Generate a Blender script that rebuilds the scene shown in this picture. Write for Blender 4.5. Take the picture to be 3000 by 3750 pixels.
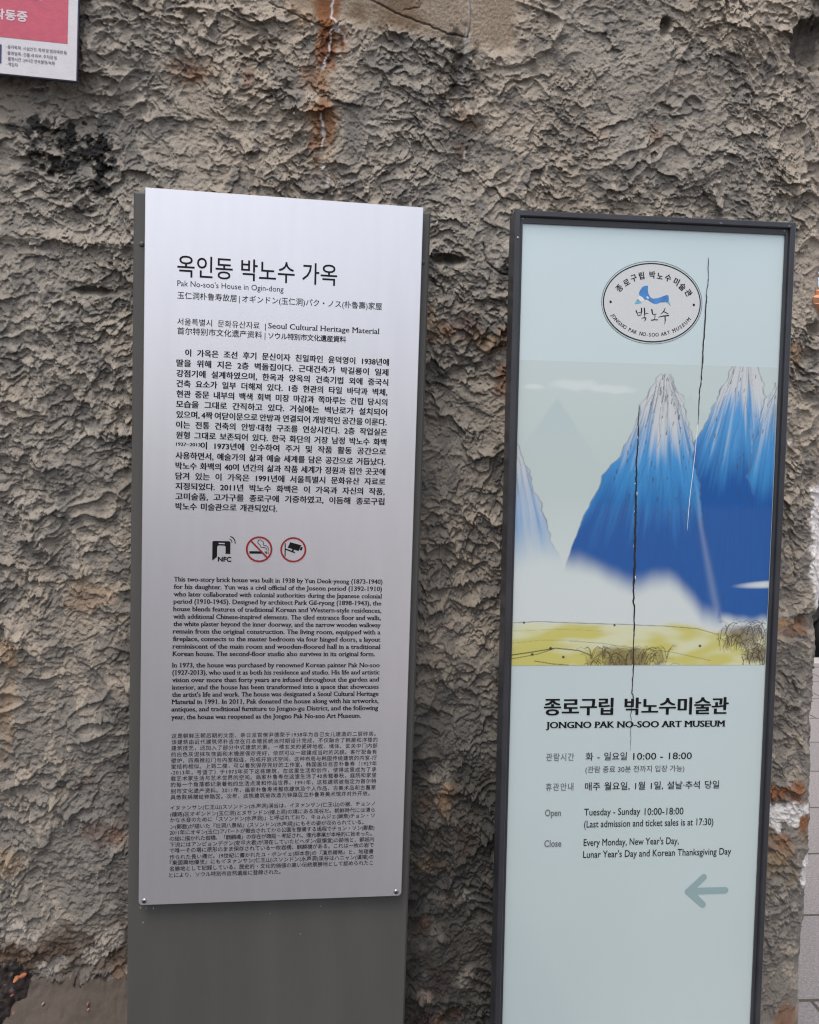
import bpy, math, random
import numpy as np
from mathutils import Matrix, Vector
from mathutils.geometry import tessellate_polygon

for o in list(bpy.data.objects):
    bpy.data.objects.remove(o)
sc = bpy.context.scene
COL = sc.collection

# ------------------------------------------------------------------ camera
CAM_Z = 1.5
PITCH, ROLL, FPX = 0.05959, 0.02493, 2800.0     # focal length for a picture 3000 wide
_cp, _sp = math.cos(PITCH), math.sin(PITCH)
_f = np.array([0, _cp, -_sp]); _u = np.array([0, _sp, _cp]); _r = np.array([1.0, 0, 0])
CR = math.cos(ROLL) * _r + math.sin(ROLL) * _u
CU = -math.sin(ROLL) * _r + math.cos(ROLL) * _u
CF = _f
CP = np.array([0, 0, CAM_Z])
cd = bpy.data.cameras.new('camera')
cam = bpy.data.objects.new('camera', cd); COL.objects.link(cam)
cam.matrix_world = Matrix([[CR[i], CU[i], -CF[i], CP[i]] for i in range(3)] + [[0, 0, 0, 1]])
cd.sensor_fit = 'HORIZONTAL'; cd.sensor_width = 36.0; cd.lens = 36.0 * FPX / 3000.0
cd.clip_start = 0.05; cd.clip_end = 500
sc.camera = cam

def ray(px, py):
    return CF + CR * (px - 1500.0) / FPX - CU * (py - 1875.0) / FPX
def project(P):
    q = np.asarray(P) - CP
    z = q @ CF
    return 1500 + FPX * (q @ CR) / z, 1875 - FPX * (q @ CU) / z

# ------------------------------------------------------------------ light
SUN_EL, SUN_AZ = 66.0, 205.0       # overcast: high soft light from above and behind the camera
w = bpy.data.worlds.new('World'); sc.world = w; w.use_nodes = True
nt = w.node_tree; bg = nt.nodes['Background']
sky = nt.nodes.new('ShaderNodeTexSky'); sky.sky_type = 'NISHITA'; sky.sun_disc = False
sky.sun_elevation = math.radians(SUN_EL); sky.sun_rotation = math.radians(SUN_AZ)
sky.air_density = 1.0; sky.dust_density = 4.0; sky.ozone_density = 1.0
hs = nt.nodes.new('ShaderNodeHueSaturation'); hs.inputs['Saturation'].default_value = 0.55      # thin high cloud
nt.links.new(sky.outputs[0], hs.inputs['Color']); nt.links.new(hs.outputs[0], bg.inputs[0]); bg.inputs[1].default_value = 0.15
sl = bpy.data.lights.new('sun', 'SUN'); sl.energy = 1.4; sl.angle = math.radians(28); sl.color = (1.0, 0.955, 0.90)
so = bpy.data.objects.new('sun', sl); COL.objects.link(so)
_e, _a = math.radians(SUN_EL), math.radians(SUN_AZ)
so.rotation_euler = Vector((math.sin(_a) * math.cos(_e), math.cos(_a) * math.cos(_e), math.sin(_e))).to_track_quat('Z', 'Y').to_euler()
so.location = (0, -2, 6)
vs = sc.view_settings
vs.view_transform = 'Standard'; vs.look = 'None'; vs.gamma = 1.0; vs.exposure = 0.65; vs.use_curve_mapping = False
sc.cycles.max_bounces = 6
sc.cycles.filter_width = 1.2
sc.cycles.use_denoising = True
sc.cycles.denoiser = 'OPENIMAGEDENOISE'
sc.cycles.denoising_prefilter = 'NONE'
sc.cycles.denoising_input_passes = 'RGB_ALBEDO_NORMAL'
sc.cycles.use_adaptive_sampling = False

# ------------------------------------------------------------------ helpers
def srgb(r, g, b):
    def c(v):
        v /= 255.0
        return v / 12.92 if v <= 0.04045 else ((v + 0.055) / 1.055) ** 2.4
    return (c(r), c(g), c(b))

MATS = {}
def mat(name, color, rough=0.6, metal=0.0, coat=0.0, spec=0.5, noise=0.0, nscale=30.0, bump=0.0, bscale=200.0, coat_rough=0.05, stretch=1.0):
    if name in MATS: return MATS[name]
    m = bpy.data.materials.new(name); m.use_nodes = True
    n = m.node_tree; b = n.nodes['Principled BSDF']
    b.inputs['Base Color'].default_value = (*color, 1)
    b.inputs['Roughness'].default_value = rough
    b.inputs['Metallic'].default_value = metal
    b.inputs['Specular IOR Level'].default_value = spec
    b.inputs['Coat Weight'].default_value = coat
    b.inputs['Coat Roughness'].default_value = coat_rough
    tc = n.nodes.new('ShaderNodeTexCoord')
    if noise > 0:
        t = n.nodes.new('ShaderNodeTexNoise'); t.inputs['Scale'].default_value = nscale; t.inputs['Detail'].default_value = 6
        mp = n.nodes.new('ShaderNodeMapping'); mp.inputs['Scale'].default_value = (1, 1, stretch)       # below 1: streaks running down
        n.links.new(tc.outputs['Object'], mp.inputs[0]); n.links.new(mp.outputs[0], t.inputs['Vector'])
        mr = n.nodes.new('ShaderNodeMapRange'); mr.inputs[1].default_value = 0.3; mr.inputs[2].default_value = 0.7
        mr.inputs[3].default_value = 1 - noise; mr.inputs[4].default_value = 1 + noise
        n.links.new(t.outputs[0], mr.inputs[0])
        mx = n.nodes.new('ShaderNodeMix'); mx.data_type = 'RGBA'; mx.blend_type = 'MULTIPLY'; mx.inputs[0].default_value = 1
        mx.inputs[6].default_value = (*color, 1)
        n.links.new(mr.outputs[0], mx.inputs[7]); n.links.new(mx.outputs[2], b.inputs['Base Color'])
    if bump > 0:
        t2 = n.nodes.new('ShaderNodeTexNoise'); t2.inputs['Scale'].default_value = bscale; t2.inputs['Detail'].default_value = 4
        n.links.new(tc.outputs['Object'], t2.inputs['Vector'])
        bp = n.nodes.new('ShaderNodeBump'); bp.inputs['Strength'].default_value = bump; bp.inputs['Distance'].default_value = 0.001
        n.links.new(t2.outputs[0], bp.inputs['Height']); n.links.new(bp.outputs[0], b.inputs['Normal'])
    MATS[name] = m
    return m

def attr_mat(name, rough=0.9, spec=0.2, coat=0.0, bump=0.0, bscale=300.0, cvar=0.0, cscale=400.0, metal=0.0):
    m = bpy.data.materials.new(name); m.use_nodes = True
    n = m.node_tree; b = n.nodes['Principled BSDF']
    a = n.nodes.new('ShaderNodeAttribute'); a.attribute_name = 'tint'
    b.inputs['Roughness'].default_value = rough; b.inputs['Specular IOR Level'].default_value = spec
    b.inputs['Coat Weight'].default_value = coat; b.inputs['Coat Roughness'].default_value = 0.05; b.inputs['Metallic'].default_value = metal
    tc = n.nodes.new('ShaderNodeTexCoord')
    out = a.outputs['Color']
    if cvar > 0:
        t = n.nodes.new('ShaderNodeTexNoise'); t.inputs['Scale'].default_value = cscale; t.inputs['Detail'].default_value = 5
        t.inputs['Roughness'].default_value = 0.7
        n.links.new(tc.outputs['Object'], t.inputs['Vector'])
        mr = n.nodes.new('ShaderNodeMapRange'); mr.inputs[1].default_value = 0.3; mr.inputs[2].default_value = 0.7
        mr.inputs[3].default_value = 1 - cvar; mr.inputs[4].default_value = 1 + cvar
        n.links.new(t.outputs[0], mr.inputs[0])
        mx = n.nodes.new('ShaderNodeMix'); mx.data_type = 'RGBA'; mx.blend_type = 'MULTIPLY'; mx.inputs[0].default_value = 1
        n.links.new(out, mx.inputs[6]); n.links.new(mr.outputs[0], mx.inputs[7]); out = mx.outputs[2]
    n.links.new(out, b.inputs['Base Color'])
    if bump > 0:
        t2 = n.nodes.new('ShaderNodeTexNoise'); t2.inputs['Scale'].default_value = bscale; t2.inputs['Detail'].default_value = 6
        t2.inputs['Roughness'].default_value = 0.65
        n.links.new(tc.outputs['Object'], t2.inputs['Vector'])
        bp = n.nodes.new('ShaderNodeBump'); bp.inputs['Strength'].default_value = bump; bp.inputs['Distance'].default_value = 0.002
        n.links.new(t2.outputs[0], bp.inputs['Height']); n.links.new(bp.outputs[0], b.inputs['Normal'])
    return m

class MB:
    """collects faces of one mesh"""
    def __init__(s): s.v = []; s.f = []
    def add(s, vs, fs):
        k = len(s.v); s.v += [tuple(p) for p in vs]; s.f += [tuple(i + k for i in f) for f in fs]
    def box(s, x0, x1, y0, y1, z0, z1, bev=0.0):
        if bev <= 0:
            vs = [(x, y, z) for z in (z0, z1) for y in (y0, y1) for x in (x0, x1)]
            s.add(vs, [(0, 2, 3, 1), (4, 5, 7, 6), (0, 1, 5, 4), (2, 6, 7, 3), (0, 4, 6, 2), (1, 3, 7, 5)])
        else:
            b = bev
            rings = []
            for (y, i) in ((y0, b), (y0 + b, 0), (y1 - b, 0), (y1, b)):
                rings.append([(x0 + i + b * .0, y, z0 + i), (x1 - i, y, z0 + i), (x1 - i, y, z1 - i), (x0 + i, y, z1 - i)])
            k = [p for r in rings for p in r]
            fs = [(0, 1, 2, 3), (15, 14, 13, 12)]
            for r in range(3):
                for j in range(4):
                    a, c = r * 4 + j, r * 4 + (j + 1) % 4
                    fs.append((a, a + 4, c + 4, c))
            s.add(k, fs)
    def build(s, name, m, parent=None, smooth=False):
        me = bpy.data.meshes.new(name); me.from_pydata(s.v, [], s.f)
        if isinstance(m, (list, tuple)): [me.materials.append(x) for x in m]
        else: me.materials.append(m)
        me.update()
        if smooth: me.polygons.foreach_set('use_smooth', [True] * len(me.polygons))
        o = bpy.data.objects.new(name, me); COL.objects.link(o)
        if parent: o.parent = parent
        return o

def tag(o, label=None, cat=None, group=None, kind=None):
    if label: o['label'] = label
    if cat: o['category'] = cat
    if group: o['group'] = group
    if kind: o['kind'] = kind
    return o
def empty(name, M):
    o = bpy.data.objects.new(name, None); COL.objects.link(o); o.matrix_world = M; o.empty_display_size = .1
    return o

# ------------------------------------------------------------------ numpy noise
_RS = np.random.RandomState(5)
_PERM = np.concatenate([_RS.permutation(512)] * 2).astype(np.int32)
_VAL = _RS.rand(512).astype(np.float32)
_GA = (_VAL * 2 * np.pi); _GX = np.cos(_GA).astype(np.float32); _GY = np.sin(_GA).astype(np.float32)
def _hi(ix, iy, seed):
    return _PERM[_PERM[(ix + seed * 37) & 511] + ((iy + seed * 101) & 511)]
def _h(ix, iy, seed): return _VAL[_hi(ix, iy, seed)]
def gnoise(x, y, seed):
    x = np.asarray(x, np.float32); y = np.asarray(y, np.float32)
    x0 = np.floor(x); y0 = np.floor(y); fx = x - x0; fy = y - y0
    ix = x0.astype(np.int32); iy = y0.astype(np.int32)
    ux = fx * fx * fx * (fx * (fx * 6 - 15) + 10); uy = fy * fy * fy * (fy * (fy * 6 - 15) + 10)
    def g(i, j):
        k = _hi(ix + i, iy + j, seed)
        return _GX[k] * (fx - i) + _GY[k] * (fy - j)
    a = g(0, 0); b = g(1, 0); c = g(0, 1); d = g(1, 1)
    return ((a + (b - a) * ux) * (1 - uy) + (c + (d - c) * ux) * uy) * np.float32(1.5)
def fbm(x, y, seed, octv=4, gain=.5):
    t = 0; a = 1.0; f = 1.0
    for i in range(octv):
        t = t + np.float32(a) * gnoise(x * np.float32(f), y * np.float32(f), seed + i * 17); a *= gain; f *= 2.03
    return t
def sstep(a, b, x):
    t = np.clip((x - a) / (b - a), 0, 1); return t * t * (3 - 2 * t)
def voro(x, y, seed, jit=.9):
    x = x.astype(np.float32); y = y.astype(np.float32)
    ix = np.floor(x).astype(np.int32); iy = np.floor(y).astype(np.int32)
    d1 = np.full(x.shape, 9.0, np.float32); d2 = d1.copy(); dx = np.zeros_like(d1); dy = dx.copy(); kk = np.zeros(x.shape, np.int32)
    for i in (-1, 0, 1):
        for j in (-1, 0, 1):
            k1 = _hi(ix + i, iy + j, seed)
            ex = x - (ix + np.float32(i + .5) + np.float32(jit) * (_VAL[k1] - np.float32(.5)))
            ey = y - (iy + np.float32(j + .5) + np.float32(jit) * (_VAL[(k1 * 7 + 131) & 511] - np.float32(.5)))
            d = np.sqrt(ex * ex + ey * ey)
            m = d < d1
            d2 = np.where(m, d1, np.minimum(d2, d))
            d1 = np.where(m, d, d1); dx = np.where(m, ex, dx); dy = np.where(m, ey, dy); kk = np.where(m, k1, kk)
    return d1, d2, dx, dy, _VAL[(kk * 13 + 57) & 511], _VAL[(kk * 29 + 211) & 511]
def seg_dist(x, y, pts):
    best = np.full(x.shape, 1e9)
    for (a, b), (c, d) in zip(pts[:-1], pts[1:]):
        vx, vy = c - a, d - b; L = vx * vx + vy * vy + 1e-12
        t = np.clip(((x - a) * vx + (y - b) * vy) / L, 0, 1)
        best = np.minimum(best, np.hypot(x - a - t * vx, y - b - t * vy))
    return best

# ------------------------------------------------------------------ the wall
WA = 0.11
WO = np.array([-0.40, 1.292, 0.0])
WX = np.array([math.cos(WA), math.sin(WA), 0]); WN = np.array([math.sin(WA), -math.cos(WA), 0])
def wall_st(px, py, off=0.0):
    """where the sight line of a photo point meets the wall face -> (distance along wall, height)"""
    d = ray(px, py); O = WO + WN * off
    t = ((O - CP) @ WN) / (d @ WN); P = CP + d * t
    return (P - O) @ WX, P[2]

def quick_mesh(me, v, q, smooth=True):
    me.vertices.add(len(v)); me.vertices.foreach_set('co', np.asarray(v, np.float32).ravel())
    me.loops.add(q.size); me.loops.foreach_set('vertex_index', q.astype(np.int32).ravel())
    me.polygons.add(len(q)); me.polygons.foreach_set('loop_start', np.arange(0, q.size, q.shape[1], dtype=np.int32))
    me.polygons.foreach_set('use_smooth', np.full(len(q), smooth))
    me.update(calc_edges=True)
def tint(me, c):
    at = me.color_attributes.new('tint', 'FLOAT_COLOR', 'POINT')
    cc = np.ones((len(c), 4), np.float32); cc[:, :3] = c
    at.data.foreach_set('color', cc.ravel())

RC = 0.045
def make_wall():
    edge_px = [(0, 3070), (500, 3025), (800, 2999), (1010, 2993), (1150, 3002), (1500, 3012), (1800, 3006), (2100, 3003), (2200, 2998), (2250, 2989),
               (2330, 2981), (2400, 2983), (2530, 2978), (2610, 2966), (2820, 2965), (2930, 2958), (3010, 2961), (3080, 2951), (3200, 2948),
               (3350, 2941), (3500, 2927), (3570, 2919), (3700, 2921), (3900, 2915)]
    ez, es = [], []
    for y, x in edge_px:
        s, z = wall_st(x, y); es.append(s + .024); ez.append(z)
    ez = np.array(ez)[::-1]; es = np.array(es)[::-1]
    s_end = float(np.mean(es))
    d = 0.0017
    s0 = wall_st(-30, 1875)[0] - .02
    tv = np.concatenate([np.arange(-1.6, s0, .012), np.arange(s0, s_end + .16, d), np.arange(s_end + .16, s_end + .6, .006)])
    zb = wall_st(1500, 3790)[1]; zt = wall_st(3000, -20)[1] + .03
    zv = np.concatenate([np.arange(0.0, zb, .012), np.arange(zb, zt, d), np.arange(zt, 3.0, .012)])
    T, Z = np.meshgrid(tv.astype(np.float32), zv.astype(np.float32))
    def tonew(px, py, off=0.0):           # photo point -> coordinates of the sheet before it is bent round the wall's end
        s_, z_ = wall_st(px, py); k_ = float(np.interp(z_, ez, es)) - s_end; t_ = s_
        for _ in range(12): t_ = s_ - k_ * float(sstep(s_end - .22, s_end - .02, t_))
        return t_, z_
    def blk(s_, z_, rx, rz):
        i0, i1 = np.searchsorted(zv, [z_ - rz, z_ + rz]); j0, j1 = np.searchsorted(tv, [s_ - rx, s_ + rx])
        return slice(i0, max(i1, i0 + 1)), slice(j0, max(j1, j0 + 1))
    def pblk(P, m=.03):
        P = np.array(P); c = (P.min(0) + P.max(0)) / 2; r = (P.max(0) - P.min(0)) / 2 + m
        return blk(c[0], c[1], r[0], r[1])
    # ---------------- relief of thrown and dragged render
    x, z = T, Z
    wx = x + .020 * fbm(x * 8, z * 8, 3, 3) + .006 * fbm(x * 38, z * 38, 5, 3)
    wz = z + .020 * fbm(x * 8, z * 8, 11, 3) + .006 * fbm(x * 38, z * 38, 13, 3)
    h = .010 * fbm(x * 4, z * 4, 21, 3)
    cells = []
    for k, (size, amp, seed) in enumerate(((.075, .34, 101), (.038, .66, 203), (.0195, .80, 307), (.0095, .80, 409))):
        wob = .13 * size
        ax = wx + wob * gnoise(x / size * 2.3, z / size * 2.3, seed + 1); az = wz + wob * gnoise(x / size * 2.3, z / size * 2.3, seed + 2)
        d1, d2, dx, dz, r1, r2 = voro(ax / size / 1.1, az / size, seed, .95)
        ang = (r2 - .5) * 2.6
        am = .12 + 1.15 * r1 ** 1.6
        scoop = (.42 * (dx * np.sin(ang) - dz * np.cos(ang)) + .95 * d1 * d1 - .20) * am
        brk = sstep(-.25, .35, gnoise(x / size * .9, z / size * .9, seed + 9))
        ridge = np.exp(-((d2 - d1) / .09) ** 2) * .20 * (.2 + r1) * brk
        mask = sstep(-.45, .45, fbm(x / size * .2, z / size * .2, seed + 5, 2) + .15)
        if k >= 2: mask = .3 + .7 * mask
        h = h + np.float32(size * amp * .52) * (scoop + ridge) * mask
        cells.append((d1, d2, r1, r2, mask))
    rough_map = .38 + .72 * sstep(-.35, .40, fbm(x * 4.2 + 3, z * 4.2, 491, 3) + .10)
    h = .010 * fbm(x * 4, z * 4, 21, 3) + (h - .010 * fbm(x * 4, z * 4, 21, 3)) * (.25 + .75 * rough_map)
    # torn lips: the render was dragged, leaving thin curled edges that mostly face down
    def lips(lam, amp, wid, seed, asp=1.0, thr=0.0):
        nx_ = wx * .6 + x * .4; nz_ = wz * .6 + z * .4
        n = gnoise(nx_ / lam, nz_ / lam * asp, seed) + .28 * gnoise(nx_ / lam * 2.3, nz_ / lam * 2.3 * asp, seed + 3) + .10 * gnoise(nx_ / lam * 6, nz_ / lam * 6, seed + 5)
        gz, gx = np.gradient(n, zv, tv); g = np.sqrt(gx * gx + gz * gz) + 1e-3
        dist = n / g; up = gz / g
        a = (.25 + .75 * sstep(-.5, .6, up)) * sstep(-.15 + thr, .35 + thr, gnoise(x / lam * .8, z / lam * .8, seed + 7) + .15)
        a = a * (.6 + .7 * gnoise(x / lam * 3, z / lam * 3, seed + 8))
        prof = np.where(dist > 0, np.exp(-dist / wid), 0) - np.where(dist < 0, .55 * np.exp(dist / (wid * 1.1)), 0)
        return (1.12 * amp * np.maximum(a, 0) * prof * sstep(.2 / lam * .15, .5 / lam * .2, g)).astype(np.float32)
    for lam, am_, wd_, sd_, asp_, th_ in ((.100, .0062, .009, 501, 1.15, .05), (.070, .0058, .0068, 521, 1.0, .0), (.044, .0050, .0048, 541, 1.2, .0), (.038, .0046, .0040, 561, .9, .03), (.024, .0036, .0031, 581, 1.1, -.02), (.020, .0032, .0027, 601, 1.0, .0), (.012, .0021, .0022, 621, 1.1, -.1)):
        h = h + lips(lam, am_, wd_, sd_, asp_, th_) * (rough_map if lam < .1 else 1)
    zl = tonew(200, 872)[1] + .006 * fbm(x * 7, x * 0, 701, 3)          # day joint of the render, left of the grey slab
    joint = np.exp(-((z - zl) / .011) ** 2) * sstep(tonew(720, 872)[0], tonew(480, 872)[0], x)
    h = h + .007 * joint
    pit = sstep(.52, .78, gnoise(x * 75, z * 85, 85)) * sstep(.0, .5, fbm(x * 7, z * 7, 87, 2))
    h = h - .004 * pit
    h = h + .0011 * fbm(x * 120, z * 140, 77, 3, .65)
    fx = x + .03 * fbm(x * 7, z * 7, 91, 2)
    fold = (1 - np.abs(gnoise(fx * 16, (z + .05 * fbm(x * 5, z * 5, 93, 2)) * 24, 95))) ** 8
    h = h + .006 * fold * sstep(-.1, .5, fbm(x * 6, z * 6, 97, 2))
    def inpoly(x, z, P):
        ins = np.zeros(x.shape, bool); j = len(P) - 1
        for i in range(len(P)):
            (xi, yi), (xj, yj) = P[i], P[j]
            ins ^= ((yi > z) != (yj > z)) & (x < (xj - xi) * (z - yi) / (yj - yi + 1e-12) + xi); j = i
        return np.where(ins, 1, -1) * seg_dist(x, z, P + [P[0]])
    def polymask(pts, e0, e1, js, jf, seed):
        P = [tonew(*p) for p in pts]; b = pblk(P, .05); X, Y = T[b], Z[b]; out = np.zeros(T.shape, np.float32)
        out[b] = sstep(e0, e1, inpoly(X, Y, P) + js * fbm(X * jf, Y * jf, seed, 3)); return out
    flat = polymask([(1080, -100), (1100, 30), (1180, 60), (1330, 95), (1500, 110), (1640, 150), (1740, 175), (1830, 190), (1898, 185), (1900, -100)], -.010, .010, .007, 45, 61)
    h = h * (1 - flat * .96) + flat * (-.006 + .0007 * fbm(x * 180, z * 180, 63, 2))
    half = polymask([(880, -100), (920, 10), (1080, 70), (1170, 90), (1180, -100)], -.02, .03, .010, 45, 62) * .6
    h = h * (1 - half)
    soft = sstep(tonew(2850, 3480)[1] + .05, tonew(2850, 3480)[1] - .10, z) * sstep(tonew(2700, 3000)[0], tonew(2780, 3000)[0], x)
    h = h * (1 - .55 * soft)
    for (px, py, rx, rz, dep) in ((2975, 170, .045, .045, .03), (2440, 100, .010, .020, .022), (2990, 1205, .022, .014, .03), (2990, 2280, .04, .02, .016), (1640, 955, .030, .010, .02), (330, 1070, .03, .008, .016)):
        s_, z_ = tonew(px, py); b = blk(s_, z_, rx * 2, rz * 2); X, Y = T[b], Z[b]
        q = ((X - s_) / rx) ** 2 + ((Y - z_) / rz) ** 2
        h[b] = h[b] - dep * sstep(1.25, .55, q + .5 * fbm(X * 55, Y * 55, 65, 3))
    for pts, wd, dp in (([(1728, -60), (1728, 40), (1733, 70), (1718, 140)], .0016, .006), ([(1340, -10), (1450, 50), (1560, 90), (1640, 125), (1720, 140)], .0012, .004),
                        ([(985, 10), (1060, 45), (1130, 80), (1200, 105)], .0011, .004), ([(1480, 40), (1540, 25), (1540, 0)], .0009, .003),
                        ([(1575, 1030), (1620, 1060), (1630, 1100), (1625, 1150)], .0010, .005), ([(1700, 1570), (1740, 1600), (1745, 1640)], .0009, .004),
                        ([(1770, 890), (1780, 960), (1840, 1000), (1870, 1010)], .0014, .007), ([(2895, 1960), (2910, 2050), (2915, 2120)], .0016, .008)):
        P = [tonew(*p) for p in pts]; b = pblk(P); X, Y = T[b], Z[b]
        sd = seg_dist(X + .002 * gnoise(X * 90, Y * 90, 67), Y + .002 * gnoise(X * 90, Y * 90, 68), P)
        h[b] = h[b] - dp * np.exp(-(sd / wd) ** 2)
    # ---------------- colour of the render: coats, worn scoops, stains, some painted shade
    tan = np.array([.308, .264, .216]); grey = np.array([.250, .225, .194]); slate = np.array([.105, .103, .101])
    def col(c): return np.asarray(c, np.float32)[None, None, :]
    n1 = sstep(-.5, .5, fbm(x * 3.2, z * 3.2, 121, 4))[..., None]
    C = (col(grey) * (1 - n1) + col(tan) * n1).astype(np.float32)
    C = C * (1 + .16 * fbm(x * 14, z * 14, 123, 4))[..., None]
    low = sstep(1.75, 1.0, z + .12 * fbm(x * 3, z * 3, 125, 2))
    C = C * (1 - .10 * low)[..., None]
    C = C * (1 - .45 * joint[..., None]) + col((.33, .285, .235)) * .45 * joint[..., None]
    worn = np.zeros(x.shape, np.float32)
    for k, wgt in ((1, .9), (2, .85)):
        d1, d2, r1, r2, mk = cells[k]
        pick = (r2 * 7.13 + r1 * 3.7) % 1.0
        thr = .86 - .48 * low
        worn = np.maximum(worn, sstep(thr, thr + .03, pick) * sstep(.02, .14, d2 - d1) * wgt)
    worn = (worn * (1 - flat) * .62)[..., None]
    C = C * (1 - worn) + col(slate) * worn
    def over(c, m, b=None):
        m = np.clip(m, 0, 1)[..., None]
        if b is None: C[...] = C * (1 - m) + col(c) * m
        else: C[b] = C[b] * (1 - m) + col(c) * m
    def blob(c, amt, px, py, rx, rz, seed, soft=.5, fr=18, amp=.7):
        s_, z_ = tonew(px, py); b = blk(s_, z_, rx * 1.9, rz * 1.9); X, Y = T[b], Z[b]
        q = np.sqrt(((X - s_) / rx) ** 2 + ((Y - z_) / rz) ** 2)
        fade = sstep(1.85, 1.5, q)
        over(c, sstep(1.0, 1.0 - soft, q + amp * fbm(X * fr, Y * fr, seed, 4)) * fade * amt, b)
    over((.245, .195, .145), flat * .85)
    C *= (1 + flat * .35 * gnoise(x * 260, z * 260, 131) + flat * .12 * fbm(x * 20, z * 20, 133, 3))[..., None]
    blob((.115, .07, .04), .7, 1450, 20, .07, .05, 135, .8)
    rust = (.20, .085, .038); rustd = (.085, .028, .018); ochre = (.30, .18, .09)
    blob(ochre, .7, 1170, 20, .045, .05, 141, .9)
    blob(rust, .9, 1205, 20, .026, .07, 142, .8)
    for (px, py, rx, rz, m) in ((1200, 130, .016, .06, .95), (1255, 150, .012, .03, .85), (1180, 210, .014, .045, .8), (1180, 450, .024, .065, .75), (1185, 400, .014, .04, .5), (1160, 590, .012, .03, .35),
                                (1140, 290, .03, .03, .4), (1700, 430, .022, .022, .25), (1740, 460, .02, .015, .3), (1690, 560, .015, .015, .2), (910, 280, .02, .03, .25), (690, 260, .04, .03, .22), (730, 275, .02, .015, .3)):
        blob(ochre, m * .6, px, py, rx * 1.3, rz * 1.2, int(px), .9)
        blob(rust, m, px, py, rx, rz, int(py) + 3, .7)
        blob(rustd, m * .8, px, py, rx * .45, rz * .8, int(py) + 9, .6)
    for (px, py, rx, rz, m, c) in ((1650, 1220, .03, .03, .6, rust), (1710, 1190, .03, .04, .45, rustd), (1800, 1250, .06, .025, .45, ochre), (1845, 1210, .016, .03, .8, rust), (1840, 1370, .02, .04, .6, rust), (1580, 1200, .03, .04, .4, ochre),
                                   (2400, 480, .015, .03, .3, rust), (2175, 500, .03, .03, .15, rust), (2920, 1320, .03, .03, .6, ochre),
                                   (30, 2420, .02, .05, .5, ochre), (25, 2640, .022, .09, .4, ochre), (320, 2200, .05, .05, .35, ochre), (330, 2850, .04, .04, .25, rustd), (400, 3060, .05, .035, .4, rustd),
                                   (440, 3060, .02, .02, .25, rust), (430, 3560, .02, .05, .5, rust), (30, 3510, .04, .03, .7, ochre), (150, 3480, .15, .045, .85, (.070, .042, .026)), (380, 3480, .10, .05, .6, (.085, .052, .032)), (20, 3160, .03, .03, .35, ochre),
                                   (1640, 2920, .02, .04, .6, ochre), (1560, 2960, .02, .03, .4, ochre), (1710, 3090, .03, .03, .45, rust), (1640, 3320, .02, .03, .5, ochre), (1560, 3180, .04, .02, .5, ochre), (1560, 3400, .03, .03, .5, rust), (1600, 3560, .05, .06, .5, rustd), (1640, 3720, .04, .03, .8, rust), (1530, 3740, .04, .03, .7, rustd),
                                   (2880, 2285, .06, .012, .8, ochre), (2930, 2310, .05, .018, .6, rust), (2870, 2905, .075, .022, .95, rust), (2920, 2930, .03, .016, .8, rustd), (2950, 3010, .022, .03, .95, rust), (2860, 3080, .06, .035, .8, (.21, .11, .055)), (2860, 3160, .07, .05, .5, (.25, .17, .08)), (2900, 3740, .04, .05, .6, rust)):
        blob(c, m, px, py, rx, rz, int(px * 3 + py), .75)
    soot = (.013, .012, .012)
    for (px, py, rx, rz, m) in ((160, 455, .022, .009, .9), (268, 500, .018, .018, .95), (225, 585, .040, .016, .9), (342, 562, .022, .016, .95), (362, 612, .010, .036, .98), (352, 690, .020, .010, .9), (190, 622, .024, .007, .8), (300, 770, .018, .007, .7),
                                (110, 480, .02, .008, .7), (60, 470, .015, .006, .6), (1675, 170, .014, .03, .6), (1670, 230, .03, .03, .5), (1690, 300, .025, .03, .5), (1700, 520, .03, .05, .45)):
        blob(soot, m, px, py, rx * 1.15, rz * 1.15, int(px * 5 + py), .16, 55, 1.25)
    # dirty streak and painted shade between the sign posts, thickening towards the ground
    sa, sb = tonew(1470, 3000)[0], tonew(1850, 3000)[0]
    band = sstep(sa - .12, sa - .02, x) * sstep(sb + .16, sb + .02, x)
    zz1, zz2 = tonew(1650, 2350)[1], tonew(1650, 3150)[1]
    dirt_shade = band * sstep(zz1, zz2, z + .10 * fbm(x * 6, z * 6, 151, 3)) * sstep(-.75, .15, fbm(x * 16, z * 16, 153, 4) + .25)
    over((.026, .025, .024), dirt_shade * .80)
    band2 = sstep(tonew(330, 2500)[0], tonew(480, 2500)[0], x) * sstep(tonew(600, 2500)[0], tonew(520, 2500)[0], x) * sstep(tonew(400, 1500)[1], tonew(400, 2400)[1], z)
    over((.035, .034, .034), band2 * sstep(-.4, .4, fbm(x * 14, z * 14, 155, 4)) * .6)
    dl = sstep(tonew(500, 3300)[0], tonew(380, 3300)[0], x) * sstep(tonew(200, 3350)[1], tonew(200, 3500)[1], z)
    over((.070, .052, .040), dl * .55)
    blob((.055, .050, .050), .6, 2975, 190, .085, .075, 161, .8, 14, .5)  # shade of the upper-right hollow painted into the colour
    white = (.66, .63, .61)
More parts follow.
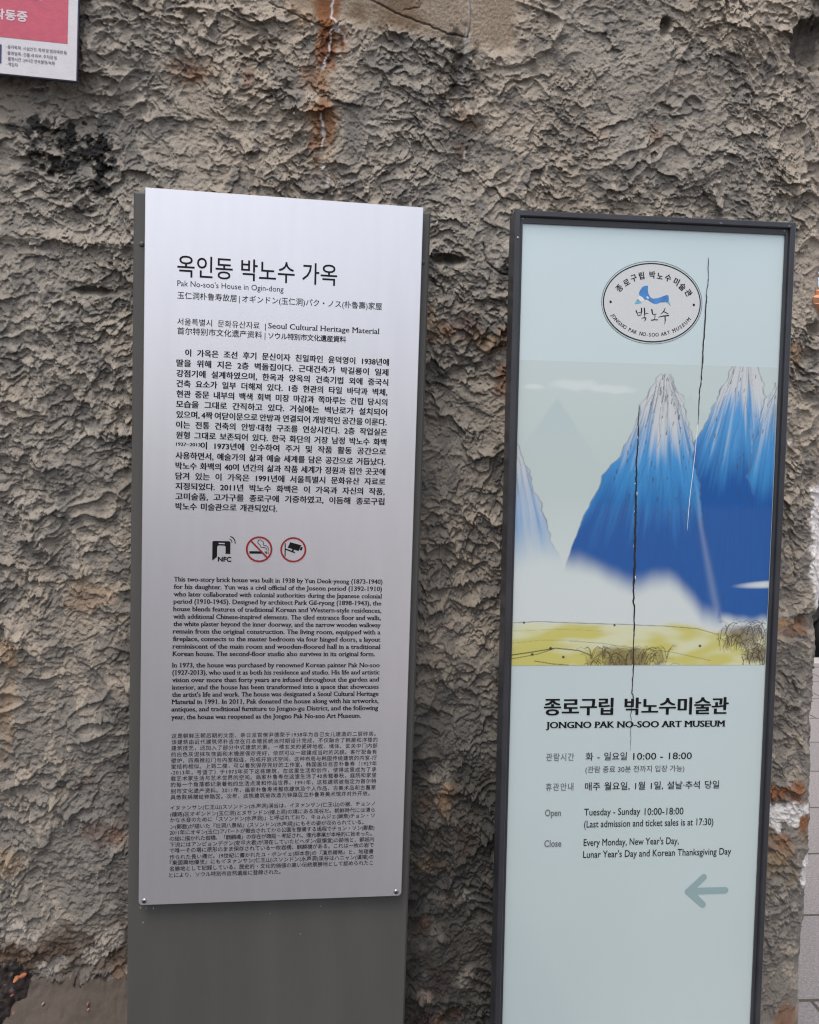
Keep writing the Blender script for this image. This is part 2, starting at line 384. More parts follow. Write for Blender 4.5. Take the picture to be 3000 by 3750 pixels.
    for pts, wd, m in (([(1216, -20), (1217, 60), (1232, 85), (1212, 115), (1207, 190), (1180, 255)], .0022, .9), ([(1228, 95), (1250, 120), (1268, 150)], .0040, .6), ([(1176, 420), (1184, 510), (1180, 550)], .0020, .9),
                       ([(1178, 615), (1186, 630)], .004, .9), ([(1200, 650), (1202, 680)], .002, .6), ([(1724, -20), (1728, 60), (1718, 140)], .0045, .35), ([(1715, 140), (1705, 230), (1690, 330), (1720, 400)], .005, .25), ([(1705, 560), (1695, 600)], .003, .5)):
        P = [tonew(*p) for p in pts]; b = pblk(P); X, Y = T[b], Z[b]
        sd = seg_dist(X + .004 * gnoise(X * 80, Y * 80, 171), Y + .004 * gnoise(X * 80, Y * 80, 173), P)
        over((.50, .49, .49), sstep(wd * 1.2, wd * .5, sd + wd * .5 * gnoise(X * 150, Y * 150, 175)) * m, b)
    over(white, polymask([(2700, 2955), (2790, 2958), (2960, 2950), (2990, 2978), (2930, 3000), (2905, 3040), (2870, 3010), (2850, 3050), (2835, 3015), (2800, 2995), (2700, 2990)], -.006, .004, .010, 40, 181) * .93)
    over(white, polymask([(3140, 1740), (2985, 1790), (2978, 1880), (2980, 1980), (2976, 2040), (2966, 2110), (2990, 2170), (2998, 2240), (3140, 2240)], -.004, .004, .008, 40, 183) * .93)
    over(white, polymask([(3050, 3130), (2948, 3140), (2932, 3190), (2930, 3225), (2940, 3260), (3050, 3260)], -.003, .003, .006, 50, 185) * .85)
    over((.5, .44, .40), polymask([(2860, 1617), (2905, 1618), (2890, 1650), (2875, 1680), (2850, 1690), (2840, 1650)], -.002, .003, .006, 60, 187) * .85)
    for (px, py, rx, rz) in ((60, 3420, .035, .035), (370, 3480, .03, .045), (230, 3530, .05, .018)):
        blob((.34, .30, .26), .7, px, py, rx, rz, px + py, .3, 20, .8)
    C = np.clip(C, .006, .8)
    # ---------------- geometry: bend the sheet round the free end of the wall
    sc_z = np.interp(z, ez, es) - s_end
    bl = sstep(s_end - .22, s_end - .02, x)
    a0 = s_end - RC
    t = x - a0
    th = np.clip(t / RC, 0, math.pi / 2)
    back = np.maximum(t - RC * math.pi / 2, 0)
    h = (h - .004) * (1 - .55 * sstep(s_end - .06, s_end - .01, x))
    S = a0 + np.minimum(t, 0) + RC * np.sin(th) + bl * sc_z + np.sin(th) * h
    Dp = RC * (1 - np.cos(th)) + back - np.cos(th) * h
    z2 = z - .65 * (1 - .7 * sstep(s_end - .08, s_end - .02, x)) * np.clip(h, -.02, .02) * (z > .02)
    P = WO[None, :] + WX[None, :] * S.ravel()[:, None] - WN[None, :] * Dp.ravel()[:, None]
    P[:, 2] = z2.ravel()
    nr, nc = T.shape
    idx = np.arange(nr * nc).reshape(T.shape)
    q = np.stack([idx[:-1, :-1], idx[:-1, 1:], idx[1:, 1:], idx[1:, :-1]], -1).reshape(-1, 4)
    me = bpy.data.meshes.new('rough_wall')
    core = []                                   # solid core behind the render coat
    for zz in (0.0, 2.97):
        for (s_, d_) in ((-1.62, .04), (s_end - .04, .04), (s_end - .04, .62), (-1.62, .62)):
            p = WO + WX * s_ - WN * d_; core.append((p[0], p[1], zz))
    nv = len(P)
    allv = np.vstack([P, np.array(core)])
    cq = np.array([(0, 3, 2, 1), (4, 5, 6, 7), (0, 1, 5, 4), (1, 2, 6, 5), (2, 3, 7, 6), (3, 0, 4, 7)]) + nv
    q = np.vstack([q, cq])
    quick_mesh(me, allv, q)
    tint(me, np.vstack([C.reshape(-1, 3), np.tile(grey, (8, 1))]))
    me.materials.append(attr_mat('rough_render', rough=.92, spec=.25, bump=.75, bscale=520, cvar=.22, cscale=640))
    o = bpy.data.objects.new('rough_wall', me); COL.objects.link(o)
    tag(o, 'rough grey-brown stucco wall with rust streaks behind both signs', 'wall')
make_wall()

# ------------------------------------------------------------------ lettering
def text_raw(body, bold=0.0, word=1.0, char=1.0):
    c = bpy.data.curves.new('t', 'FONT'); c.body = body; c.size = 1.0; c.offset = bold
    c.space_word = word; c.space_character = char; c.resolution_u = 3; c.fill_mode = 'FRONT'
    o = bpy.data.objects.new('t', c); COL.objects.link(o)
    m = o.to_mesh()
    n = len(m.vertices); v = np.zeros(n * 3); m.vertices.foreach_get('co', v); v = v.reshape(-1, 3)[:, :2]
    f = [tuple(p.vertices) for p in m.polygons]
    o.to_mesh_clear(); bpy.data.objects.remove(o); bpy.data.curves.remove(c)
    return v, f
def text_fit(body, size, width=None, xs=1.0, bold=0.0, contrast=0.0, serif=False):
    """flat lettering: size = em, width = length of the line; returns 2D points (x right, y up) and faces"""
    latin = all(ord(c) < 0x2100 for c in body)
    v, f = text_raw(body)
    if width is not None:
        need = width / (size * xs); w1 = np.ptp(v[:, 0])
        if latin: pass
        elif ' ' in body.strip() and abs(need - w1) > 1e-4:
            v2, _ = text_raw(body, 0, 1.6)
            k = 1 + .6 * (need - w1) / max(np.ptp(v2[:, 0]) - w1, 1e-6)
            v, f = text_raw(body, 0, min(max(k, .55), 2.2))
        elif len(body) > 3:
            v2, _ = text_raw(body, 0, 1.0, 1.2)
            k = 1 + .2 * (need - w1) / max(np.ptp(v2[:, 0]) - w1, 1e-6)
            v, f = text_raw(body, 0, 1.0, min(max(k, .85), 1.3))
        v = v.copy(); v[:, 0] -= v[:, 0].min(); xs = xs * need / np.ptp(v[:, 0])
    else:
        v = v.copy(); v[:, 0] -= v[:, 0].min()
    f = list(f)
    if serif:                      # short feet on the ends of upright strokes
        ed = {}
        for p in f:
            for a, b in zip(p, p[1:] + p[:1]): ed[(min(a, b), max(a, b))] = ed.get((min(a, b), max(a, b)), 0) + 1
        extra = []; k = len(v)
        for (a, b), n in ed.items():
            if n != 1: continue
            (ax, ay), (bx, by) = v[a], v[b]
            L = abs(ax - bx)
            if abs(ay - by) < .004 and .05 < L < .105 and (abs(ay) < .02 or abs(ay - .449) < .03 or ay > .6):
                x0, x1 = min(ax, bx) - .055, max(ax, bx) + .055; hgt = .05
                y0, y1 = (ay, ay + hgt) if ay < .02 else (ay - hgt, ay)
                if ay > .4 and ay < .5: x1 = max(ax, bx)
                extra += [(x0, y0), (x1, y0), (x1, y1), (x0, y1)]; f.append((k, k + 1, k + 2, k + 3)); k += 4
        if extra: v = np.vstack([v, np.array(extra)])
    off = [(0, 0)]
    if contrast > 0: off = [(-contrast / 2, 0), (0, 0), (contrast / 2, 0)]      # broad nib: uprights thicker than cross strokes
    if bold > 0: off = [(a + p, q) for a, _ in off for p, q in ((-bold, 0), (bold, 0), (0, bold), (0, -bold))]
    layers = [v + np.array(q) for q in off]
    V, Fc, Lz = [], [], []
    for i, l in enumerate(layers):
        k = len(v) * i
        V.append(l * np.array([size * xs, size])); Fc += [tuple(q + k for q in p) for p in f]; Lz.append(np.full(len(l), i * 8e-6))
    return np.vstack(V), Fc, np.concatenate(Lz)

class Panel:
    """flat face of a sign: u to the right, v downward, both in metres from its top left corner"""
    def __init__(s, o, yaw, lean, tw):
        X = np.array([math.cos(yaw), math.sin(yaw), 0]); N = np.array([math.sin(yaw), -math.cos(yaw), 0]); Z = np.array([0, 0, 1.])
        D = -math.cos(lean) * Z + math.sin(lean) * N
        s.X = math.cos(tw) * X + math.sin(tw) * D; s.D = -math.sin(tw) * X + math.cos(tw) * D
        s.N = np.cross(s.X, -s.D) * 1.0
        if s.N[1] > 0: s.N = -s.N
        s.O = np.array(o) + np.array([0, 0, CAM_Z])
    def uv(s, px, py, off=0.0):
        d = ray(px, py); O = s.O + s.N * off
        P = CP + d * (((O - CP) @ s.N) / (d @ s.N)) - O
        return P @ s.X, P @ s.D
    def u_at(s, px, v):
        a, b = -1.0, 2.0
        for _ in range(40):
            m = (a + b) / 2
            if project(s.O + s.X * m + s.D * v)[0] < px: a = m
            else: b = m
        return (a + b) / 2
    def matrix(s, base):
        """frame of the sign: x right, z up, y away from the reader, origin at (u=0, v=base)"""
        O = s.O + s.D * base
        return Matrix([[s.X[i], -s.N[i], -s.D[i], O[i]] for i in range(3)] + [[0, 0, 0, 1]])

class Ink:
    """printed marks lying on a panel, all of one colour"""
    def __init__(s, pan, base, off=.0004): s.p = pan; s.b = base; s.off = off; s.v = []; s.f = []
    def put(s, uv, faces, dz=None):
        k = len(s.v); s.n = getattr(s, 'n', 0) + 1; st = (s.n % 12) * 9e-6      # successive marks lie a hair above one another
        for i, (u, v) in enumerate(uv): s.v.append((u, -(s.off + st + (dz[i] if dz is not None else 0)), s.b - v))
        s.f += [tuple(q + k for q in f) for f in faces]
    def text(s, body, z, xl, xr, yb, em, ye=None, bold=0.0, contrast=0.0, serif=False, xs=1.0):
        """z = (x0, y0, scale) of the enlarged view the line was measured in; em in source pixels"""
        u, v = s.p.uv(z[0] + xl / z[2], z[1] + yb / z[2])
        u2 = s.p.u_at(z[0] + xr / z[2], v)
        dist = (s.p.O + s.p.X * u + s.p.D * v - CP) @ CF
        size = em * dist / FPX
        V, F, L = text_fit(body, size, u2 - u, xs, bold, contrast, serif)
        s.put([(u + a, v - b) for a, b in V], F, L)
    def glyph(s, body, cu, cv, size, ang, xs=1.0, bold=0.0, contrast=0.0, serif=False):
        V, F, L = text_fit(body, size, None, xs, bold, contrast, serif)
        c = np.array([(V[:, 0].max() + V[:, 0].min()) / 2, size * .36]); V = V - c
        ca, sa = math.cos(ang), math.sin(ang)
        s.put([(cu + a * ca - b * sa, cv - (a * sa + b * ca)) for a, b in V], F, L)
    def poly(s, pts):
        tri = tessellate_polygon([[Vector((a, b, 0)) for a, b in pts]]); s.put(pts, tri)
    def ring(s, cu, cv, ru, rv, wd, n=72, a0=0, a1=2 * math.pi):
        P = []; 
        for i in range(n + 1):
            t = a0 + (a1 - a0) * i / n
            P += [(cu + (ru + wd / 2) * math.cos(t), cv + (rv + wd / 2) * math.sin(t)), (cu + (ru - wd / 2) * math.cos(t), cv + (rv - wd / 2) * math.sin(t))]
        s.put(P, [(2 * i, 2 * i + 1, 2 * i + 3, 2 * i + 2) for i in range(n)])
    def disc(s, cu, cv, ru, rv=None, n=40):
        rv = rv or ru
        s.put([(cu + ru * math.cos(2 * math.pi * i / n), cv + rv * math.sin(2 * math.pi * i / n)) for i in range(n)], [tuple(range(n))])
    def stroke(s, pts, wds, cap=True):
        pts = [np.array(p, float) for p in pts]
        if not isinstance(wds, (list, tuple)): wds = [wds] * len(pts)
        P = []
        for i, p in enumerate(pts):
            d = pts[min(i + 1, len(pts) - 1)] - pts[max(i - 1, 0)]; d = d / (np.linalg.norm(d) + 1e-12); n = np.array([-d[1], d[0]])
            P += [tuple(p + n * wds[i] / 2), tuple(p - n * wds[i] / 2)]
        s.put(P, [(2 * i, 2 * i + 1, 2 * i + 3, 2 * i + 2) for i in range(len(pts) - 1)])
        if cap:
            for q, wd in ((pts[0], wds[0]), (pts[-1], wds[-1])):
                if wd > .0003: s.disc(q[0], q[1], wd / 2, None, 12)
    def build(s, name, m, parent):
        b = MB(); b.v = s.v; b.f = s.f
        return b.build(name, m, parent)

ink_black = mat('black_ink', (.006, .006, .007), .6, spec=.15)
ink_dark = mat('dark_ink', (.012, .012, .014), .6, spec=.15)
ink_grey = mat('grey_ink', (.115, .125, .130), .5)
ink_soft = mat('soft_black_ink', (.045, .048, .052), .5)
ink_red = mat('red_ink', srgb(128, 18, 24), .45)
ink_arrow = mat('arrow_ink', srgb(128, 150, 152), .4)

# ------------------------------------------------------------------ left sign: heritage plaque on a grey slab
PL = Panel((-0.4071, 1.16868, 0.40649), 0.11992, -0.0055, 0.00623)
PW, PH = 0.42, 1.1131
H1 = float(PL.O[2])                      # height of the plaque's top left corner
def px_rect(pan, pts, off=0.0): return [pan.uv(x, y, off) for x, y in pts]

def heritage_sign():
    root = empty('heritage_sign', PL.matrix(H1 / -PL.D[2]))
    base = H1 / -PL.D[2]
    tag(root, 'tall dark grey slab bearing a pale metal plaque of Korean and English text', 'sign')
    slab_m = mat('grey_slab_paint', (.074, .072, .068), .5, .0, 0, .28, .085, 16, .25, 900, stretch=.16)
    plaque_m = mat('silver_plaque_paint', (.70, .69, .725), .33, .80, 0, .5, .022, 45, .10, 1500, stretch=.12)
    steel = mat('screw_steel', (.35, .34, .33), .3, 1.0)
    off = -.014
    q = px_rect(PL, [(495.2, 699.7), (1577, 776.9), (457, 3750), (1483, 3750)], off)
    u0 = (q[0][0] + q[2][0]) / 2; u1 = (q[1][0] + q[3][0]) / 2; vt = (q[0][1] + q[1][1]) / 2
    b = MB(); b.box(u0, u1, -off, -off + .060, .012, base - vt, .003); b.build('slab', slab_m, root)
    b = MB(); b.box(u0 - .03, u1 + .03, -off - .03, -off + .10, 0.0, .012, .002); b.build('base_plate', slab_m, root)
    # rivets in the slab's edge
    for px, py in ((519, 894), (1548, 960)):
        u, v = PL.uv(px, py, off); r = MB(); dome(r, u, -off, base - v, .0042, .002); r.build('rivet', slab_m, root, True)
    # plaque with rounded lower corners
    b = MB(); rad = .006; prof = [(0, 0), (PW, 0)]
    for cx, cy, a in ((PW - rad, PH - rad, 0), (rad, PH - rad, 90)):
        for i in range(7): t = math.radians(a + 15 * i); prof.append((cx + rad * math.cos(t), cy + rad * math.sin(t)))
    n = len(prof); e = .0007
    def ring_at(y, ins): 
        cx, cy = PW / 2, PH / 2
        return [(u + (ins if u < cx else -ins), y, base - (v + (ins if v < cy else -ins))) for u, v in prof]
    rings = ring_at(0, e) + ring_at(e, 0) + ring_at(.0045, 0)
    fs = [tuple(range(n)), tuple(range(3 * n - 1, 2 * n - 1, -1))]
    for k in range(2):
        for i in range(n): fs.append((k * n + i, k * n + (i + 1) % n, (k + 1) * n + (i + 1) % n, (k + 1) * n + i))
    b.add(rings, fs)
    pq = b.build('plaque', plaque_m, root)
    b = MB(); b.box(.02, PW - .02, .0046, -off - .0002, base - PH + .03, base - .03); b.build('spacer', slab_m, root)
    zf = (450, 3000, 1.568)
    for sx, sy in ((123, 471), (1570, 418)):
        u, v = PL.uv(zf[0] + sx / zf[2], zf[1] + sy / zf[2]); r = MB(); dome(r, u, 0, base - v, .0040, .0016)
        sc_ = r.build('screw', steel, pq, True)
        r = Ink(PL, base, .00175); r.ring(u, v, .0014, .0014, .0007, 12); r.build('screw_socket', ink_dark, sc_)
    for px, py, r_ in ((514, 3324, .0016), (535, 3325, .0012), (562, 3326, .0018), (1175, 3318, .0012), (990, 3345, .0010), (1100, 3420, .0012), (524, 3378, .0016)):
        u, v = PL.uv(px, py, off); k = Ink(PL, base, off + .0003); k.poly([(u + r_ * (1 + .35 * math.sin(i * 2.3)) * math.cos(i * .7854) * .6, v + r_ * (1.3 + .4 * math.cos(i * 1.7)) * math.sin(i * .7854)) for i in range(8)])
        k.build('dust_speck', mat('chalky_speck', (.22, .22, .22), .9), root)
    A = (450, 660, 1.4375); B = (600, 1240, 2.0294); Cz = (600, 1920, 2.875); Dz = (600, 2080, 2.0294); Ez = (600, 2640, 2.0294)
    k = Ink(PL, base); k.text('옥인동 박노수 가옥', A, 287, 1127, 497, 86.5, xs=.86, bold=.006); k.build('heading', ink_black, pq)
    k = Ink(PL, base); k.text("Pak No-soo's House in Ogin-dong", A, 287, 846, 556, 29.5); k.build('english_title', ink_dark, pq)
    k = Ink(PL, base); k.text('玉仁洞朴鲁寿故居 | オギンドン(玉仁洞)パク・ノス(朴魯壽)家屋', A, 287, 1364, 620, 28.5, bold=.004)
    k.build('chinese_and_japanese_title', ink_black, pq)
    k = Ink(PL, base)
    k.text('서울특별시 문화유산자료 |', A, 287, 752, 758, 28, contrast=.012)
    k.text('Seoul Cultural Heritage Material', A, 766, 1348, 779, 28.5, serif=True, contrast=.024)
    k.text('首尔特别市文化遗产资料 |', A, 287, 750, 807, 28, bold=.006)
    k.text('ソウル特別市文化遺産資料', A, 766, 1175, 831, 25, bold=.016); k.build('designation', ink_black, pq)
    kor = [("이 가옥은 조선 후기 문신이자 친일파인 윤덕영이 1938년에", 160, 1672, 130), ("딸을 위해 지은 2층 벽돌집이다. 근대건축가 박길룡이 일제", 95, 1668, 205), ("강점기에 설계하였으며, 한옥과 양옥의 건축기법 외에 중국식", 95, 1666, 282),
           ("건축 요소가 일부 더해져 있다. 1층 현관의 타일 바닥과 벽체,", 95, 1660, 358), ("현관 중문 내부의 백색 회벽 미장 마감과 쪽마루는 건립 당시의", 95, 1660, 435), ("모습을 그대로 간직하고 있다. 거실에는 벽난로가 설치되어", 92, 1658, 511),
           ("있으며, 4짝 여닫이문으로 안방과 연결되어 개방적인 공간을 이룬다.", 95, 1655, 588), ("이는 전통 건축의 안방·대청 구조를 연상시킨다. 2층 작업실은", 92, 1658, 664), ("원형 그대로 보존되어 있다. 한국 화단의 거장 남정 박노수 화백", 92, 1653, 741),
           ("이 1973년에 인수하여 주거 및 작품 활동 공간으로", 275, 1650, 820), ("사용하면서, 예술가의 삶과 예술 세계를 담은 공간으로 거듭났다.", 88, 1645, 893), ("박노수 화백의 40여 년간의 삶과 작품 세계가 정원과 집안 곳곳에", 88, 1645, 969),
           ("담겨 있는 이 가옥은 1991년에 서울특별시 문화유산 자료로", 88, 1645, 1045), ("지정되었다. 2011년 박노수 화백은 이 가옥과 자신의 작품,", 88, 1640, 1121), ("고미술품, 고가구를 종로구에 기증하였고, 이듬해 종로구립", 88, 1638, 1197), ("박노수 미술관으로 개관되었다.", 88, 842, 1271)]
    k = Ink(PL, base)
    for t, xl, xr, yb in kor: k.text(t, B, xl, xr, yb - 4, 28.5, bold=.014, contrast=.036)
    k.text('1927~2013', B, 92, 272, 795, 17, bold=.010, contrast=.03); k.build('korean_text', ink_black, pq)
    eng = [("This two-story brick house was built in 1938 by Yun Deok-yeong (1873-1940)", 76, 1624, 99), ("for his daughter. Yun was a civil official of the Joseon period (1392-1910)", 76, 1620, 154), ("who later collaborated with colonial authorities during the Japanese colonial", 76, 1618, 210),
           ("period (1910-1945). Designed by architect Park Gil-ryong (1898-1943), the", 74, 1616, 264), ("house blends features of traditional Korean and Western-style residences,", 72, 1616, 320), ("with additional Chinese-inspired elements. The tiled entrance floor and walls,", 72, 1613, 376),
           ("the white plaster beyond the inner doorway, and the narrow wooden walkway", 72, 1611, 431), ("remain from the original construction. The living room, equipped with a", 70, 1609, 486), ("fireplace, connects to the master bedroom via four hinged doors, a layout", 70, 1609, 542),
           ("reminiscent of the main room and wooden-floored hall in a traditional", 68, 1606, 598), ("Korean house. The second-floor studio also survives in its original form.", 68, 1568, 653), ("In 1973, the house was purchased by renowned Korean painter Pak No-soo", 64, 1603, 738),
           ("(1927-2013), who used it as both his residence and studio. His life and artistic", 64, 1602, 793), ("vision over more than forty years are infused throughout the garden and", 64, 1598, 848), ("interior, and the house has been transformed into a space that showcases", 64, 1596, 903),
           ("the artist's life and work. The house was designated a Seoul Cultural Heritage", 62, 1595, 957), ("Material in 1991. In 2011, Pak donated the house along with his artworks,", 62, 1594, 1011), ("antiques, and traditional furniture to Jongno-gu District, and the following", 58, 1592, 1066),
           ("year, the house was reopened as the Jongno Pak No-soo Art Museum.", 58, 1464, 1124)]
    k = Ink(PL, base)
    for t, xl, xr, yb in eng: k.text(t, Dz, xl, xr, yb, 24.3, bold=.004, contrast=.040, serif=True)
    k.build('english_text', ink_black, pq)
    chi = [("这是朝鲜王朝后期的文臣、亲日派官僚尹德荣于1938年为自己女儿建造的二层砖房。", 58, 1575, 126), ("该建筑由近代建筑师朴吉龙在日本殖民统治时期设计完成，不仅融合了韩屋和洋楼的", 58, 1588, 172), ("建筑技艺，还加入了部分中式建筑元素。一楼玄关的瓷砖地板、墙体、玄关中门内部", 56, 1587, 217),
           ("的白色灰泥抹灰饰面和木檐廊保存完好，依然可以一窥建成当时的风貌。客厅配备有", 56, 1583, 264), ("壁炉，四扇推拉门与内室相连，形成开放式空间。这种布局与韩国传统建筑的内室-厅", 55, 1583, 310), ("堂结构相似。上到二楼，可以看到保存完好的工作室。韩国画坛巨匠朴鲁寿（1927年", 55, 1583, 354),
           ("-2013年，号蓝丁）于1973年买下这栋建筑，在这里生活和创作，使得这里成为了承", 52, 1580, 399), ("载艺术家生活与艺术世界的空间。画家朴鲁寿在这里生活了40余载春秋，庭院和家里", 52, 1580, 443), ("的每一个角落都记录着他的生活点滴和作品世界。1991年，这栋建筑被指定为首尔特", 52, 1578, 489),
           ("别市文化遗产资料。2011年，画家朴鲁寿将整栋建筑及个人作品、古美术品和古董家", 52, 1576, 537), ("具悉数捐赠给钟路区。次年，这栋建筑被改造为钟路区立朴鲁寿美术馆并对外开放。", 50, 1530, 582)]
    k = Ink(PL, base)
    for t, xl, xr, yb in chi: k.text(t, Ez, xl, xr, yb, 19.5, bold=.003)
    k.build('chinese_text', ink_dark, pq)
    jap = [("イヌァンサン(仁王山)スソンドン(水声洞)渓谷は、イヌァンサン(仁王山)の裾、チョンノ", 48, 1568, 661), ("(鐘路)区オギンドン(玉仁洞)とヌサンドン(楼上洞)の境にある渓谷だ。朝鮮時代には清ら", 48, 1568, 709), ("かな水音のために「スソンドン(水声洞)」と呼ばれており、キョムジェ(謙斎)チョン・ソ", 46, 1567, 752),
           ("ン(鄭敾)が描いた『壮洞八景帖』(スソンドン(水声洞))にもその姿が収められている。", 48, 1485, 801), ("2011年にオギン(玉仁)アパートが撤去されてから公園を整備する過程でチョン・ソン(鄭敾)", 44, 1565, 845), ("の絵に描かれた岩橋、「麒麟橋」の存在が確認・考証され、復元事業が本格的に始まった。", 44, 1545, 890),
           ("下流にはアンピョンデグン(安平大君)が滞在していたビヘダン(匪懈堂)の跡地と、都城内", 44, 1562, 935), ("で唯一その場に原形のまま保存されている一枚岩橋、麒麟橋がある。これは一枚の岩で", 42, 1560, 978), ("作られた長い橋だ。19世紀に書かれたユ・ボンイェ(柳本芸)の『漢京識略』と、地理書", 42, 1558, 1027),
           ("『東国輿地備攷』にもイヌァンサン(仁王山)スソンドン(水声洞)渓谷はハニャン(漢陽)の", 44, 1558, 1069), ("名勝地として記録している。歴史的・文化的価値の高い伝統景勝地として認められたこ", 42, 1555, 1114), ("とにより、ソウル特別市自然遺産に登録された。", 40, 868, 1161)]
    k = Ink(PL, base)
    for t, xl, xr, yb in jap: k.text(t, Ez, xl, xr, yb, 19.5, bold=.003)
    k.build('japanese_text', ink_dark, pq)
    # pictograms
    def cp(x, y): return PL.uv(Cz[0] + x / Cz[2], Cz[1] + y / Cz[2])
    un = PL.uv(700, 2000)[0]; un = (PL.uv(800, 2000)[0] - un) / 100 / Cz[2]      # metres per enlarged pixel
    k = Ink(PL, base)
    k.poly([cp(*p) for p in [(512, 190), (516, 180), (526, 175), (690, 178), (699, 184), (702, 194), (700, 313), (650, 311), (651, 238), (646, 228), (634, 224), (582, 222), (568, 226), (563, 236), (559, 345), (510, 381)]])
    k.text('NFC', Cz, 572, 708, 391, 24.5, bold=.045)
    k.stroke([cp(*p) for p in [(697, 158), (708, 164), (716, 176), (718, 190)]], 9 * un)
    k.stroke([cp(*p) for p in [(705, 129), (730, 142), (747, 166), (753, 199)]], 11 * un)
    k.build('contactless_symbol', ink_black, pq)
    k = Ink(PL, base, .0006); k.stroke([cp(584, 201), cp(636, 203)], 13 * un); k.build('contactless_symbol_slot', plaque_m, pq)
    k = Ink(PL, base); u, v = cp(1004, 263)
    k.poly([cp(*p) for p in [(901, 283), (1030, 284), (1062, 310), (901, 309)]])
    k.poly([cp(*p) for p in [(1060, 286), (1074, 286), (1074, 312)]])
    for a in (1078, 1095): k.poly([cp(a, 286), cp(a + 8, 286), cp(a + 8, 313), cp(a, 313)])
    k.stroke([cp(*p) for p in [(1018, 162), (1000, 168), (990, 184), (993, 202), (1010, 212), (1018, 226), (1022, 240), (1040, 244), (1066, 246), (1082, 258), (1086, 274)]], 7 * un)
    k.stroke([cp(*p) for p in [(1026, 172), (1044, 178), (1052, 194), (1046, 210), (1052, 222), (1080, 226), (1098, 242), (1102, 274)]], 7 * un)
    k.build('cigarette_symbol', ink_black, pq)
    k = Ink(PL, base, .0007); k.ring(u, v, 132 * un, 132 * un, 20 * un); k.stroke([cp(916, 172), cp(1092, 354)], 18 * un, False); k.build('no_smoking_ring', ink_red, pq)
    k = Ink(PL, base); u, v = cp(1364, 268)
    k.poly([cp(*p) for p in [(1330, 188), (1448, 220), (1420, 282), (1306, 246)]]); k.poly([cp(*p) for p in [(1444, 236), (1464, 244), (1452, 276), (1430, 270)]])
    k.stroke([cp(1279, 200), cp(1277, 340)], 11 * un, False); k.stroke([cp(1284, 262), cp(1376, 296)], 15 * un); k.stroke([cp(1366, 262), cp(1350, 290)], 18 * un, False)
    k.build('camera_symbol', ink_black, pq)
    k = Ink(PL, base, .0007); k.ring(u, v, 131 * un, 129 * un, 19 * un); k.build('camera_ring', ink_red, pq)

def dome(mb, u, y, z, r, hgt, n=14):
    rings = [[(u + r * math.cos(a) * math.cos(t), y - hgt * math.sin(t), z + r * math.sin(a) * math.cos(t)) for a in [2 * math.pi * i / n for i in range(n)]] for t in (0, .5, 1.0)]
    vs = [p for q in rings for p in q] + [(u, y - hgt, z)]
    fs = []
    for k in range(2):
        for i in range(n): fs.append((k * n + i, k * n + (i + 1) % n, (k + 1) * n + (i + 1) % n, (k + 1) * n + i))
    for i in range(n): fs.append((2 * n + i, 2 * n + (i + 1) % n, 3 * n))
    mb.add(vs, fs)
heritage_sign()

# ------------------------------------------------------------------ right sign: framed museum board behind cracked glass
RT = Panel((0.16239, 1.19921, 0.37682), 0.0814, 0.00525, -0.00644)
RW = 0.42; H2 = float(RT.O[2])

